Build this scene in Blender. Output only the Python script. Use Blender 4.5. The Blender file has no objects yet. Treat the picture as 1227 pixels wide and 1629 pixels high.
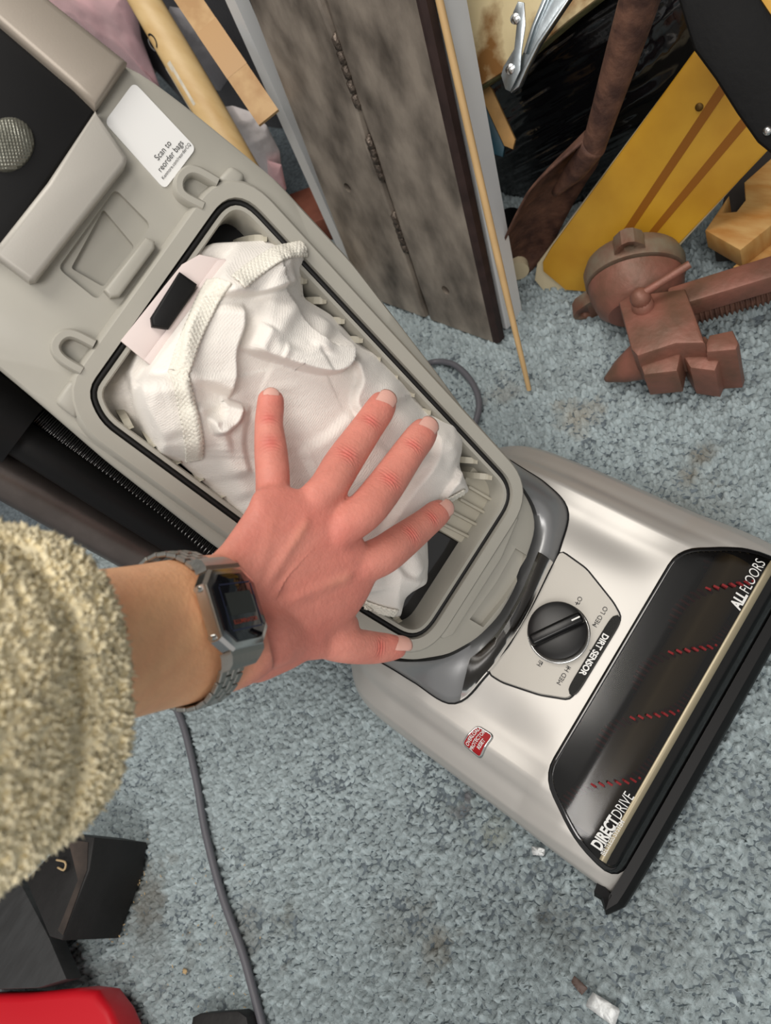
import bpy, bmesh, math, random
import numpy as np
from mathutils import Vector, Matrix, noise

# ------------------------------------------------------------------ camera, world, lights
F = 1200.0; HC = 0.66
_n = np.array([700, 631, 1200.0]); _n /= np.linalg.norm(_n)
_d = np.array([.543, -.831, .12]); _d -= _n * _d.dot(_n); _d /= np.linalg.norm(_d)
_Z = -_n; _Y = np.cross(_Z, _d)
RM = np.array([_d, _Y, _Z])            # image axes -> world axes
CAM = np.array([0, 0, HC])
scene = bpy.context.scene
cd = bpy.data.cameras.new('camera'); cam = bpy.data.objects.new('camera', cd)
scene.collection.objects.link(cam); scene.camera = cam
_cx, _cy, _cz = RM @ np.array([1, 0, 0]), RM @ np.array([0, -1, 0]), RM @ np.array([0, 0, -1])
cam.matrix_world = Matrix(((_cx[0], _cy[0], _cz[0], CAM[0]), (_cx[1], _cy[1], _cz[1], CAM[1]),
                           (_cx[2], _cy[2], _cz[2], CAM[2]), (0, 0, 0, 1)))
cd.sensor_fit = 'VERTICAL'; cd.sensor_height = 36.0; cd.lens = 36.0 * F / 1629
cd.clip_start = .01; cd.clip_end = 50
cd.dof.use_dof = True; cd.dof.focus_distance = .56; cd.dof.aperture_fstop = 10

world = bpy.data.worlds.new('world'); scene.world = world; world.use_nodes = True
bg = world.node_tree.nodes['Background']; bg.inputs[0].default_value = (1.0, .97, .94, 1); bg.inputs[1].default_value = .52

def area(name, loc, target, sx, sy, power, col):
    l = bpy.data.lights.new(name, 'AREA'); l.shape = 'RECTANGLE'; l.size = sx; l.size_y = sy
    l.energy = power; l.color = col
    o = bpy.data.objects.new(name, l); scene.collection.objects.link(o); o.location = loc
    o.rotation_euler = (Vector(target) - Vector(loc)).to_track_quat('-Z', 'Y').to_euler()
    return o
area('ceiling_lamp', (.28, .42, 2.3), (.1, .35, .1), 1.1, .8, 25, (1.0, .95, .88))
area('front_fill', (-.75, -.95, 2.2), (.1, .4, .1), 1.4, .7, 31, (1.0, .96, .92))  # fill light added to brighten the front-facing surfaces, not a known lamp

vs = scene.view_settings
vs.view_transform = 'Standard'; vs.look = 'None'; vs.gamma = 1.0; vs.use_curve_mapping = False; vs.exposure = -0.1

# ------------------------------------------------------------------ helpers: photo pixel -> place
def ray(px, py): return RM @ np.array([(px - 613.5) / F, (py - 814.5) / F, 1.0])
def onz(px, py, z=0.0):
    r = ray(px, py); return CAM + r * (z - CAM[2]) / r[2]
def onx(px, py, x):
    r = ray(px, py); return CAM + r * (x - CAM[0]) / r[0]
def onpl(px, py, p, nn):
    r = ray(px, py); return CAM + r * (np.dot(np.subtract(p, CAM), nn) / r.dot(nn))
def dep(px, py, D): return CAM + ray(px, py) * D
def unit(v): v = np.asarray(v, float); return v / np.linalg.norm(v)
# the frame of the leaning vacuum body: u across, v up along it, w out of its front
KO = np.array([.072, .296, .158]); KV = unit([0, .4786, .878]); KW = np.array([0, -KV[2], KV[1]]); KU = np.array([1., 0, 0])
def K(u, v, w=0.0): return KO + KU * u + KV * v + KW * w
def KP(px, py, w=0.0): return onpl(px, py, KO + KW * w, KW)
def KUV(px, py, w=0.0):
    p = KP(px, py, w) - KO; return np.array([p[0], p.dot(KV)])

# ------------------------------------------------------------------ helpers: meshes and objects
COL = scene.collection
def lin(r, g, b): return tuple(((c / 255) / 12.92 if c / 255 <= .04045 else ((c / 255 + .055) / 1.055) ** 2.4) for c in (r, g, b))
def mesh(name, verts, faces, mat=None, parent=None, smooth=True, autosmooth=None):
    me = bpy.data.meshes.new(name)
    me.from_pydata([tuple(map(float, v)) for v in verts], [], [tuple(map(int, f)) for f in faces]); me.update()
    return obj(name, me, mat, parent, smooth, autosmooth)
def obj(name, me, mat=None, parent=None, smooth=True, autosmooth=None):
    if mat is not None: me.materials.append(mat)
    o = bpy.data.objects.new(name, me); COL.objects.link(o)
    if parent is not None:
        o.parent = parent; o.matrix_parent_inverse = parent.matrix_world.inverted()
    if smooth: me.polygons.foreach_set('use_smooth', [True] * len(me.polygons))
    if autosmooth:
        bm = bmesh.new(); bm.from_mesh(me)
        for e in bm.edges:
            if len(e.link_faces) == 2 and e.calc_face_angle(0) > math.radians(autosmooth): e.smooth = False
        bm.to_mesh(me); bm.free()
    return o
def bmobj(name, bm, mat=None, parent=None, smooth=True, autosmooth=35):
    bmesh.ops.recalc_face_normals(bm, faces=bm.faces)
    me = bpy.data.meshes.new(name); bm.to_mesh(me); bm.free()
    return obj(name, me, mat, parent, smooth, autosmooth)
def empty(name, loc, label, cat, group=None):
    o = bpy.data.objects.new(name, None); COL.objects.link(o); o.location = tuple(map(float, loc)); o.empty_display_size = .05
    o.matrix_world = Matrix.Translation(o.location)
    tag(o, label, cat, group); return o
def tag(o, label=None, cat=None, group=None, kind=None):
    if label: o['label'] = label
    if cat: o['category'] = cat
    if group: o['group'] = group
    if kind: o['kind'] = kind
    return o
def modapply(o):
    dg = bpy.context.evaluated_depsgraph_get(); dg.update()
    me = bpy.data.meshes.new_from_object(o.evaluated_get(dg)); old = o.data; o.modifiers.clear(); o.data = me
    bpy.data.meshes.remove(old); return o
def loft(loops, closed=True, cap0=False, cap1=False):
    n = len(loops[0]); V = [p for L in loops for p in L]; Fc = []
    for i in range(len(loops) - 1):
        for j in range(n if closed else n - 1):
            k = (j + 1) % n; Fc.append((i * n + j, i * n + k, (i + 1) * n + k, (i + 1) * n + j))
    if cap0: Fc.append(tuple(range(n))[::-1])
    if cap1: Fc.append(tuple(range((len(loops) - 1) * n, len(loops) * n)))
    return V, Fc
def resample(poly, n, closed=True):
    P = np.array(poly, float)
    if closed: P = np.vstack([P, P[:1]])
    s = np.concatenate([[0], np.cumsum(np.linalg.norm(np.diff(P, axis=0), axis=1))])
    t = np.linspace(0, s[-1], n, endpoint=not closed)
    return np.stack([np.interp(t, s, P[:, k]) for k in range(P.shape[1])], 1)
def spline(pts, n, closed=False):
    P = np.array(pts, float); m = len(P); out = []
    segs = m if closed else m - 1
    for i in range(segs):
        p0, p1, p2, p3 = [P[(i + k) % m] if closed else P[min(max(i + k, 0), m - 1)] for k in (-1, 0, 1, 2)]
        for t in np.linspace(0, 1, 12, endpoint=False):
            out.append(.5 * ((2 * p1) + (-p0 + p2) * t + (2 * p0 - 5 * p1 + 4 * p2 - p3) * t * t + (-p0 + 3 * p1 - 3 * p2 + p3) * t ** 3))
    if not closed: out.append(P[-1])
    return resample(out, n, closed)
def rounded(poly, r, seg=6):
    P = np.array(poly, float); out = []; m = len(P)
    for i in range(m):
        a, b, c = P[i - 1], P[i], P[(i + 1) % m]
        d1, d2 = a - b, c - b; l1, l2 = np.linalg.norm(d1), np.linalg.norm(d2)
        q = min(r, l1 * .45, l2 * .45); p1, p2 = b + d1 / l1 * q, b + d2 / l2 * q
        for t in np.linspace(0, 1, seg): out.append((1 - t) ** 2 * p1 + 2 * t * (1 - t) * b + t * t * p2)
    return np.array(out)
def offset2(P, dist):
    P = np.array(P, float); T = np.roll(P, -1, 0) - np.roll(P, 1, 0); T /= np.linalg.norm(T, axis=1)[:, None] + 1e-12
    N = np.stack([T[:, 1], -T[:, 0]], 1)
    A = .5 * np.sum(P[:, 0] * np.roll(P[:, 1], -1) - np.roll(P[:, 0], -1) * P[:, 1])
    if A < 0: N = -N
    return P + N * dist
def tube(path, rad, n=12, caps=True, flat=None):
    P = np.array(path, float); m = len(P)
    rad = np.full(m, rad) if np.isscalar(rad) else np.interp(np.linspace(0, 1, m), np.linspace(0, 1, len(rad)), rad)
    T = np.gradient(P, axis=0); T /= np.linalg.norm(T, axis=1)[:, None]
    up = np.array([0, 0, 1.]) if abs(T[0][2]) < .9 else np.array([1., 0, 0])
    B = np.cross(T[0], up); B /= np.linalg.norm(B); loops = []
    for i in range(m):
        B = B - T[i] * B.dot(T[i]); B /= np.linalg.norm(B); N = np.cross(B, T[i])
        a = np.linspace(0, 2 * np.pi, n, endpoint=False)
        loops.append(P[i] + rad[i] * (np.cos(a)[:, None] * B + np.sin(a)[:, None] * N))
    return loft(loops, True, caps, caps)
def frame_box(bm, c, ax, ay, az, sx, sy, sz, bev=0.0, seg=2):
    """box centred on c with half sizes along given axes"""
    r = bmesh.ops.create_cube(bm, size=2.0); vs_ = r['verts']
    for v in vs_:
        p = np.array(c) + np.array(ax) * v.co.x * sx + np.array(ay) * v.co.y * sy + np.array(az) * v.co.z * sz
        v.co = Vector(p)
    if bev > 0:
        es = list({e for v in vs_ for e in v.link_edges})
        bmesh.ops.bevel(bm, geom=es, offset=bev, segments=seg, affect='EDGES', profile=.5)
def box(name, c, axes, half, mat, parent=None, bev=.002, seg=2):
    bm = bmesh.new(); frame_box(bm, c, axes[0], axes[1], axes[2], half[0], half[1], half[2], bev, seg)
    return bmobj(name, bm, mat, parent)
def prism(name, pts, vec, mat, parent=None, bev=0.0, seg=2, autosmooth=35):
    """planar polygon pts (3D) swept along vec"""
    bm = bmesh.new(); A = [bm.verts.new(tuple(p)) for p in pts]; B = [bm.verts.new(tuple(np.array(p) + np.array(vec))) for p in pts]
    n = len(A); bm.faces.new(A); bm.faces.new(B[::-1])
    for i in range(n): bm.faces.new((A[i], B[i], B[(i + 1) % n], A[(i + 1) % n]))
    bmesh.ops.recalc_face_normals(bm, faces=bm.faces)
    if bev > 0:
        es = [e for e in bm.edges if len(e.link_faces) == 2 and (len(e.link_faces[0].verts) > 4 or len(e.link_faces[1].verts) > 4 or n <= 4)]
        bmesh.ops.bevel(bm, geom=es, offset=bev, segments=seg, affect='EDGES', profile=.5)
    return bmobj(name, bm, mat, parent, autosmooth=autosmooth)
def boolcut(o, cutter):
    m = o.modifiers.new('b', 'BOOLEAN'); m.operation = 'DIFFERENCE'; m.object = cutter; m.solver = 'EXACT'
    mats = list(o.data.materials); modapply(o)
    bpy.data.objects.remove(cutter); return o
def star_patch(poly, fun, nr=14, center=None, n=96, skirt=None):
    """star shaped 2D polygon -> surface through fun(a,b)->3D; optional skirt fun below"""
    P = resample(poly, n); c = np.mean(P, 0) if center is None else np.array(center)
    V = [fun(*c)]; Fc = []
    for i in range(1, nr + 1):
        for p in P: q = c + (p - c) * (i / nr); V.append(fun(*q))
    for j in range(n): Fc.append((0, 1 + j, 1 + (j + 1) % n))
    for i in range(nr - 1):
        for j in range(n):
            k = (j + 1) % n; a = 1 + i * n; b = 1 + (i + 1) * n
            Fc.append((a + j, b + j, b + k, a + k))
    if skirt:
        b0 = 1 + (nr - 1) * n; s0 = len(V)
        for p in P: V.append(skirt(*p))
        for j in range(n): k = (j + 1) % n; Fc.append((b0 + j, s0 + j, s0 + k, b0 + k))
    return V, Fc
def lettering(name, txt, size, fun, mat, parent, bold=0.0, align='CENTER', sx=1.0, thick=0.0):
    """flat print: text outline laid out in (a,b) metres and put on a surface by fun(a,b)->3D"""
    c = bpy.data.curves.new('t', 'FONT'); c.body = txt; c.size = size; c.offset = bold; c.align_x = align; c.align_y = 'CENTER'; c.resolution_u = 4
    t = bpy.data.objects.new('t', c); COL.objects.link(t); dg = bpy.context.evaluated_depsgraph_get(); dg.update()
    me = bpy.data.meshes.new_from_object(t.evaluated_get(dg)); bpy.data.objects.remove(t); bpy.data.curves.remove(c)
    me.materials.clear()
    for v in me.vertices: v.co = Vector(tuple(fun(v.co.x * sx, v.co.y)))
    o = obj(name, me, mat, parent, smooth=False); return o
def poly_in(px, py, poly):
    P = np.array(poly); inside = np.zeros(np.shape(px), bool); j = len(P) - 1
    for i in range(len(P)):
        xi, yi, xj, yj = P[i][0], P[i][1], P[j][0], P[j][1]
        c = ((yi > py) != (yj > py)) & (px < (xj - xi) * (py - yi) / (yj - yi + 1e-15) + xi)
        inside ^= c; j = i
    return inside

# ------------------------------------------------------------------ helpers: materials
def mat(name, col, rough=.5, metal=0.0, noise_amt=0.0, noise_scale=20, col2=None, bump=0.0, bump_scale=60, spec=.5, coat=0.0, stretch=None, sheen=0.0, detail=4, rough_var=0.0, contrast=(.35, .65), sss=0.0):
    m = bpy.data.materials.new(name); m.use_nodes = True; nt = m.node_tree; N = nt.nodes; L = nt.links; b = N['Principled BSDF']
    b.inputs['Roughness'].default_value = rough; b.inputs['Metallic'].default_value = metal; b.inputs['Specular IOR Level'].default_value = spec
    b.inputs['Coat Weight'].default_value = coat; b.inputs['Sheen Weight'].default_value = sheen
    if sss: b.inputs['Subsurface Weight'].default_value = sss; b.inputs['Subsurface Radius'].default_value = (.006, .0025, .0015); b.inputs['Subsurface Scale'].default_value = 1.0
    c2 = col2 if col2 is not None else tuple(x * (1 - noise_amt) for x in col)
    b.inputs['Base Color'].default_value = (*col, 1)
    tc = N.new('ShaderNodeTexCoord'); mp = N.new('ShaderNodeMapping'); L.new(tc.outputs['Object'], mp.inputs['Vector'])
    if stretch: mp.inputs['Scale'].default_value = stretch
    if noise_amt or col2 is not None:
        t = N.new('ShaderNodeTexNoise'); t.inputs['Scale'].default_value = noise_scale; t.inputs['Detail'].default_value = detail; L.new(mp.outputs[0], t.inputs['Vector'])
        r = N.new('ShaderNodeValToRGB'); r.color_ramp.elements[0].position = contrast[0]; r.color_ramp.elements[1].position = contrast[1]
        r.color_ramp.elements[0].color = (*c2, 1); r.color_ramp.elements[1].color = (*col, 1)
        L.new(t.outputs['Fac'], r.inputs['Fac']); L.new(r.outputs['Color'], b.inputs['Base Color'])
        if rough_var:
            mr = N.new('ShaderNodeMapRange'); mr.inputs['To Min'].default_value = rough - rough_var; mr.inputs['To Max'].default_value = rough + rough_var
            L.new(t.outputs['Fac'], mr.inputs['Value']); L.new(mr.outputs[0], b.inputs['Roughness'])
    if bump:
        t2 = N.new('ShaderNodeTexNoise'); t2.inputs['Scale'].default_value = bump_scale; t2.inputs['Detail'].default_value = 5; L.new(mp.outputs[0], t2.inputs['Vector'])
        bn = N.new('ShaderNodeBump'); bn.inputs['Strength'].default_value = bump; bn.inputs['Distance'].default_value = .002
        L.new(t2.outputs['Fac'], bn.inputs['Height']); L.new(bn.outputs[0], b.inputs['Normal'])
    return m
def vcol_mat(name, attr, rough=.6, bump=0.0, bump_scale=200, spec=.4, sheen=0.0, sss=0.0, var=0.0, var_scale=50):
    m = mat(name, (.5, .5, .5), rough, bump=bump, bump_scale=bump_scale, spec=spec, sheen=sheen, sss=sss); nt = m.node_tree; b = nt.nodes['Principled BSDF']
    a = nt.nodes.new('ShaderNodeAttribute'); a.attribute_name = attr
    if var:
        t = nt.nodes.new('ShaderNodeTexNoise'); t.inputs['Scale'].default_value = var_scale; t.inputs['Detail'].default_value = 3
        tc = nt.nodes['Texture Coordinate']; nt.links.new(tc.outputs['Object'], t.inputs['Vector'])
        mr = nt.nodes.new('ShaderNodeMapRange'); mr.inputs['From Min'].default_value = .3; mr.inputs['From Max'].default_value = .7
        mr.inputs['To Min'].default_value = 1 - var; mr.inputs['To Max'].default_value = 1 + var; nt.links.new(t.outputs['Fac'], mr.inputs['Value'])
        mx = nt.nodes.new('ShaderNodeVectorMath'); mx.operation = 'SCALE'; nt.links.new(a.outputs['Color'], mx.inputs[0]); nt.links.new(mr.outputs[0], mx.inputs['Scale'])
        nt.links.new(mx.outputs[0], b.inputs['Base Color'])
    else: nt.links.new(a.outputs['Color'], b.inputs['Base Color'])
    return m
def set_vcol(o, cols, name='col'):
    a = o.data.color_attributes.new(name, 'FLOAT_COLOR', 'POINT')
    c = np.ones((len(o.data.vertices), 4)); c[:, :3] = cols; a.data.foreach_set('color', c.ravel())
def glass_mat(name, tint, gloss_col=(1, 1, 1), rough=.08, refl=.5):
    m = bpy.data.materials.new(name); m.use_nodes = True; nt = m.node_tree; N = nt.nodes; N.clear()
    out = N.new('ShaderNodeOutputMaterial'); tr = N.new('ShaderNodeBsdfTransparent'); tr.inputs[0].default_value = (*tint, 1)
    gl = N.new('ShaderNodeBsdfGlossy'); gl.inputs['Color'].default_value = (*gloss_col, 1); gl.inputs['Roughness'].default_value = rough
    lw = N.new('ShaderNodeFresnel'); lw.inputs['IOR'].default_value = 1.5; mx = N.new('ShaderNodeMixShader')
    nt.links.new(lw.outputs[0], mx.inputs[0]); nt.links.new(tr.outputs[0], mx.inputs[1]); nt.links.new(gl.outputs[0], mx.inputs[2]); nt.links.new(mx.outputs[0], out.inputs[0])
    return m

M = {}
M['beige'] = mat('beige_plastic', lin(168, 165, 155), .45, noise_amt=.04, noise_scale=30)
M['beige2'] = mat('beige_inner_plastic', lin(178, 173, 158), .5)
M['satin'] = mat('satin_silver_plastic', lin(176, 172, 164), .45, .15, bump=.03, bump_scale=900)
M['taupe'] = mat('satin_taupe_plastic', lin(160, 150, 138), .4, .25, bump=.03, bump_scale=900)
M['silver'] = mat('champagne_silver_paint', lin(188, 185, 180), .42, .45, bump=.02, bump_scale=1500)
M['grey'] = mat('grey_metallic_plastic', lin(140, 141, 142), .33, .5)
M['black'] = mat('black_plastic', lin(12, 12, 13), .5, spec=.25)
M['blackgloss'] = mat('gloss_black_plastic', lin(10, 10, 11), .12, coat=.5)
M['rubber'] = mat('black_rubber', lin(14, 13, 13), .6)
M['smoke'] = glass_mat('smoked_plastic', (.22, .2, .17), rough=.25)
M['winglass'] = glass_mat('dark_window_plastic', (.26, .23, .17), rough=.14)
M['white_print'] = mat('white_print', lin(225, 225, 222), .5)
M['black_print'] = mat('black_print', lin(28, 28, 28), .5)
M['red'] = mat('red_plastic', lin(160, 22, 28), .5, spec=.25)
M['fabric'] = mat('nonwoven_bag_fabric', lin(240, 235, 228), .85, bump=.25, bump_scale=900, sheen=.2, noise_amt=.05, noise_scale=12)
M['hem'] = mat('embossed_hem_fabric', lin(238, 234, 222), .7, bump=.5, bump_scale=700)
M['card'] = mat('card_collar', lin(222, 208, 204), .55)
M['chrome'] = mat('polished_steel', lin(205, 205, 203), .18, 1.0)
M['steel'] = mat('brushed_steel', lin(165, 165, 160), .32, 1.0, bump=.1, bump_scale=600, stretch=(1, 1, 1))
M['lens'] = mat('clear_lens', lin(120, 120, 110), .12, .5, bump=.2, bump_scale=300)
M['wand'] = mat('dark_metallic_tube', lin(112, 104, 100), .34, .7, noise_amt=.25, noise_scale=40, bump=.05, bump_scale=800)
M['cord'] = mat('grey_rubber_cord', lin(92, 92, 98), .5)

# ------------------------------------------------------------------ the setting
def worley(x, y, cell, seed):
    rng = np.random.RandomState(seed); T = 257
    jx, jy = rng.rand(T, T), rng.rand(T, T); hh = rng.rand(T, T)
    gx, gy = x / cell, y / cell; ix, iy = np.floor(gx).astype(int), np.floor(gy).astype(int)
    best = np.full(x.shape, 9.0); sec = np.full(x.shape, 9.0); hb = np.zeros(x.shape)
    for a in (-1, 0, 1):
        for b in (-1, 0, 1):
            cx, cy = ix + a, iy + b; k = (cx % T, cy % T)
            d = (cx + jx[k] - gx) ** 2 + (cy + jy[k] - gy) ** 2; m = d < best
            sec = np.where(m, best, np.minimum(sec, d)); best = np.where(m, d, best); hb = np.where(m, hh[k], hb)
    return np.sqrt(best), hb, np.sqrt(sec)
def vnoise(x, y, s, seed=0):
    rng = np.random.RandomState(seed); T = 128; t = rng.rand(T, T)
    gx, gy = x / s, y / s; ix, iy = np.floor(gx).astype(int), np.floor(gy).astype(int); fx, fy = gx - ix, gy - iy
    fx, fy = fx * fx * (3 - 2 * fx), fy * fy * (3 - 2 * fy)
    g = lambda a, b: t[(ix + a) % T, (iy + b) % T]
    return (g(0, 0) * (1 - fx) + g(1, 0) * fx) * (1 - fy) + (g(0, 1) * (1 - fx) + g(1, 1) * fx) * fy
def fbm(x, y, s, seed=0, o=4): return sum(vnoise(x, y, s / 2 ** k, seed + k) * .5 ** k for k in range(o)) / (2 - .5 ** (o - 1))

M['carpet'] = vcol_mat('blue_grey_carpet', 'col', .95, spec=.1, bump=.6, bump_scale=900)
M['carpet_far'] = mat('carpet_backing', lin(112, 122, 128), .95, noise_amt=.5, noise_scale=250, bump=.8, bump_scale=300, spec=.1)
fl = mesh('floor', [(-1.6, -1.0, -.006), (.86, -1.0, -.006), (.86, 1.7, -.006), (-1.6, 1.7, -.006)], [(0, 1, 2, 3)], M['carpet_far'], smooth=False)
tag(fl, kind='structure', label='blue grey carpet laid over the floor')
st = .0019
gx, gy = np.meshgrid(np.arange(-.72, .62, st), np.arange(-.12, .92, st), indexing='ij')
rng = np.random.RandomState(5)
wx = gx + .004 * (vnoise(gx, gy, .012, 3) - .5); wy = gy + .004 * (vnoise(gx, gy, .012, 8) - .5)
f1, hh, f2 = worley(wx, wy, .0058, 11)
lowh = fbm(gx, gy, .05, 21)
hz = np.clip((f2 - f1) * 2.2, 0, 1) ** .6 * (.0048 + .0060 * hh) + (1 - np.clip(f1, 0, 1)) * .0022 + .004 * (lowh - .5) + .0012 * rng.rand(*gx.shape) - .0105
base = np.array(lin(160, 172, 175)); brown = np.array(lin(96, 88, 76))
tone = .74 + .34 * fbm(gx, gy, .16, 40) + .42 * (hh - .5) + .36 * (rng.rand(*gx.shape) - .5)
cc = base[None, None] * tone[..., None]
dirt = np.clip((fbm(gx, gy, .22, 60, 5) - .54) * 5, 0, 1) * .5
cc = cc * (1 - dirt[..., None]) + np.array(lin(112, 110, 102)) * dirt[..., None]
stains = [(740, 1265, .006, (78, 38, 62), .85), (735, 1290, .008, (74, 40, 62), .8), (690, 1505, .018, (104, 90, 66), .7), (738, 1285, .022, (110, 118, 112), .5), (860, 1460, .008, (58, 54, 50), .9),
          (890, 1480, .03, (92, 94, 90), .5), (1115, 725, .012, (110, 92, 62), .7), (915, 660, .022, (150, 132, 104), .6), (800, 620, .02, (140, 128, 112), .4), (640, 1480, .03, (120, 122, 118), .5), (1095, 755, .01, (110, 92, 62), .6), (1050, 1480, .05, (104, 106, 104), .4),
          (780, 1330, .012, (120, 118, 96), .6), (230, 1480, .04, (84, 80, 74), .6), (230, 1420, .03, (96, 84, 66), .7), (385, 1480, .03, (105, 96, 86), .5), (455, 1465, .015, (92, 88, 74), .5)]
for (px, py, r, c, a) in stains:
    p = onz(px, py); dd = np.hypot(gx - p[0], gy - p[1]) * (1 + 1.8 * (fbm(gx, gy, .012, 77) - .5)) ; a = a * .75
    k = np.clip(1.25 - dd / r, 0, 1) * a; cc = cc * (1 - k[..., None]) + np.array(lin(*c)) * k[..., None]
nx_, ny_ = gx.shape
idx = np.arange(nx_ * ny_).reshape(nx_, ny_)
fc = np.stack([idx[:-1, :-1], idx[1:, :-1], idx[1:, 1:], idx[:-1, 1:]], -1).reshape(-1, 4)
me = bpy.data.meshes.new('carpet_pile'); me.vertices.add(nx_ * ny_); me.loops.add(fc.size); me.polygons.add(len(fc))
me.vertices.foreach_set('co', np.stack([gx, gy, hz], -1).ravel()); me.loops.foreach_set('vertex_index', fc.ravel().astype(np.int32))
me.polygons.foreach_set('loop_start', np.arange(0, fc.size, 4, dtype=np.int32)); me.update(calc_edges=True)
cp = obj('carpet_pile', me, M['carpet'], fl); cp['kind'] = 'stuff'; set_vcol(cp, cc.reshape(-1, 3))

M['wall'] = mat('dark_painted_wall', lin(70, 66, 64), .8, noise_amt=.2, noise_scale=6, bump=.1)
w1 = mesh('wall_side', [(.86, -1.0, -.01), (.86, 1.7, -.01), (.86, 1.7, 1.6), (.86, -1.0, 1.6), (.96, -1.0, -.01), (.96, 1.7, -.01), (.96, 1.7, 1.6), (.96, -1.0, 1.6)],
          [(0, 3, 2, 1), (4, 5, 6, 7), (3, 7, 6, 2), (0, 4, 7, 3), (1, 2, 6, 5)], M['wall'], smooth=False); tag(w1, kind='structure')
w2 = mesh('wall_back', [(-1.6, 1.7, -.01), (.96, 1.7, -.01), (.96, 1.7, 1.6), (-1.6, 1.7, 1.6), (-1.6, 1.8, -.01), (.96, 1.8, -.01), (.96, 1.8, 1.6), (-1.6, 1.8, 1.6)],
          [(0, 1, 2, 3), (4, 7, 6, 5), (3, 2, 6, 7), (0, 3, 7, 4)], M['wall'], smooth=False); tag(w2, kind='structure')

# ------------------------------------------------------------------ the upright vacuum
vac = empty('upright_vacuum', (.07, .30, 0), 'silver and beige upright vacuum standing with its bag compartment open', 'vacuum cleaner')
XC = .0715; HWID = .1515
_zy = np.array([.114, .118, .125, .14, .165, .19, .21, .24, .27, .30, .34, .38, .41, .428, .44])
_zz = np.array([.018, .027, .036, .047, .058, .064, .068, .074, .081, .086, .086, .08, .068, .05, .03])
_se = np.array([0, .0015, .004, .010, .018, .026, .032, .040, .055, .2])
_sv = np.array([0, .30, .50, .64, .72, .78, .88, .965, 1.0, 1.0])
def half_w(y):
    y = np.asarray(y, float); q = np.clip((y - .345) / .088, 0, 1)
    return HWID - .075 * (1 - np.sqrt(np.clip(1 - q ** 2.4, 0, 1)))
def smooth_interp(x, xs, ys):
    x = np.asarray(x, float); h = .0025
    return sum(np.interp(x + k * h, xs, ys) for k in (-1, -.5, 0, .5, 1)) / 5
def head_z(x, y):
    zc = smooth_interp(y, _zy, _zz); dx = np.abs(np.asarray(x, float) - XC); e = np.clip(half_w(y) - dx, 0, 1)
    shoulder = np.interp(e, _se, _sv); fr = np.clip((np.asarray(y) - .15) / .05, 0, 1)
    front = np.interp(e, [0, .0015, .004, .012, .022, .03, .2], [0, .42, .66, .86, .97, 1, 1]); s = front * (1 - fr) + shoulder * fr
    val = .006 * np.exp(-((dx - .092) / .02) ** 2) * np.clip(1 - ((np.asarray(y) - .25) / .06) ** 2, 0, 1)
    z0 = .008
    return z0 + (zc - z0) * s - val
def HP(x, y, off=0.0): return np.array([x, y, float(head_z(x, y)) + off])
def onhead(px, py):
    z = .07
    for _ in range(12):
        p = onz(px, py, z); z = float(head_z(p[0], p[1]))
    return p[:2]
WIN = rounded([onz(*p)[:2] for p in []] or [(-.0685, .1165), (.2115, .1165), (.203, .150), (.176, .1905), (-.033, .1905), (-.060, .150)], .016)
WIN = np.array([(XC + (p[0] - XC) * 1.0, p[1]) for p in WIN])
sg = np.concatenate([np.linspace(-1, -.9, 14), np.linspace(-.9, .9, 121)[1:-1], np.linspace(.9, 1, 14)])
yg = np.concatenate([np.linspace(.114, .2, 52), np.linspace(.2, .438, 60)[1:]])
S, Yg = np.meshgrid(sg, yg, indexing='ij'); Xg = XC + S * half_w(Yg); Zg = head_z(Xg, Yg)
nx_, ny_ = Xg.shape; idx = np.arange(nx_ * ny_).reshape(nx_, ny_)
V = np.stack([Xg, Yg, Zg], -1).reshape(-1, 3)
fc = np.stack([idx[:-1, :-1], idx[1:, :-1], idx[1:, 1:], idx[:-1, 1:]], -1).reshape(-1, 4)
cxy = V[fc].mean(1); wi = np.array([(XC + (p[0] - XC) * .975, .156 + (p[1] - .156) * .94) for p in WIN])
keep = ~poly_in(cxy[:, 0], cxy[:, 1], wi); fc = fc[keep]
mesh('nozzle_shell', V, fc, M['silver'], vac)
# hidden underside pan so the nozzle is a closed thing
pan = [np.array([XC + s * float(half_w(y)) * .992, y, 0]) for s, y in ([(-1, y) for y in np.linspace(.118, .435, 20)] + [(1, y) for y in np.linspace(.435, .118, 20)])]
prism('underside_pan', [p + np.array([0, 0, .004]) for p in pan], (0, 0, .004), M['black'], vac)
# front bumper
bp = spline([(XC - .1515, .128, .013), (XC - .150, .119, .013), (XC - .145, .1135, .013), (XC, .1125, .013), (XC + .145, .1135, .013), (XC + .150, .119, .013), (XC + .1515, .128, .013)], 60)
loops = []
for i, p in enumerate(bp):
    t = bp[min(i + 1, 59)] - bp[max(i - 1, 0)]; t /= np.linalg.norm(t); o_ = np.array([t[1], -t[0], 0])
    loops.append([p + o_ * a + np.array([0, 0, b]) for a, b in ((-.003, -.011), (.005, -.011), (.0075, -.006), (.0075, .003), (.004, .009), (-.003, .011))])
V, Fc = loft(loops, True, True, True); mesh('front_bumper', V, Fc, M['black'], vac, autosmooth=40)
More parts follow.
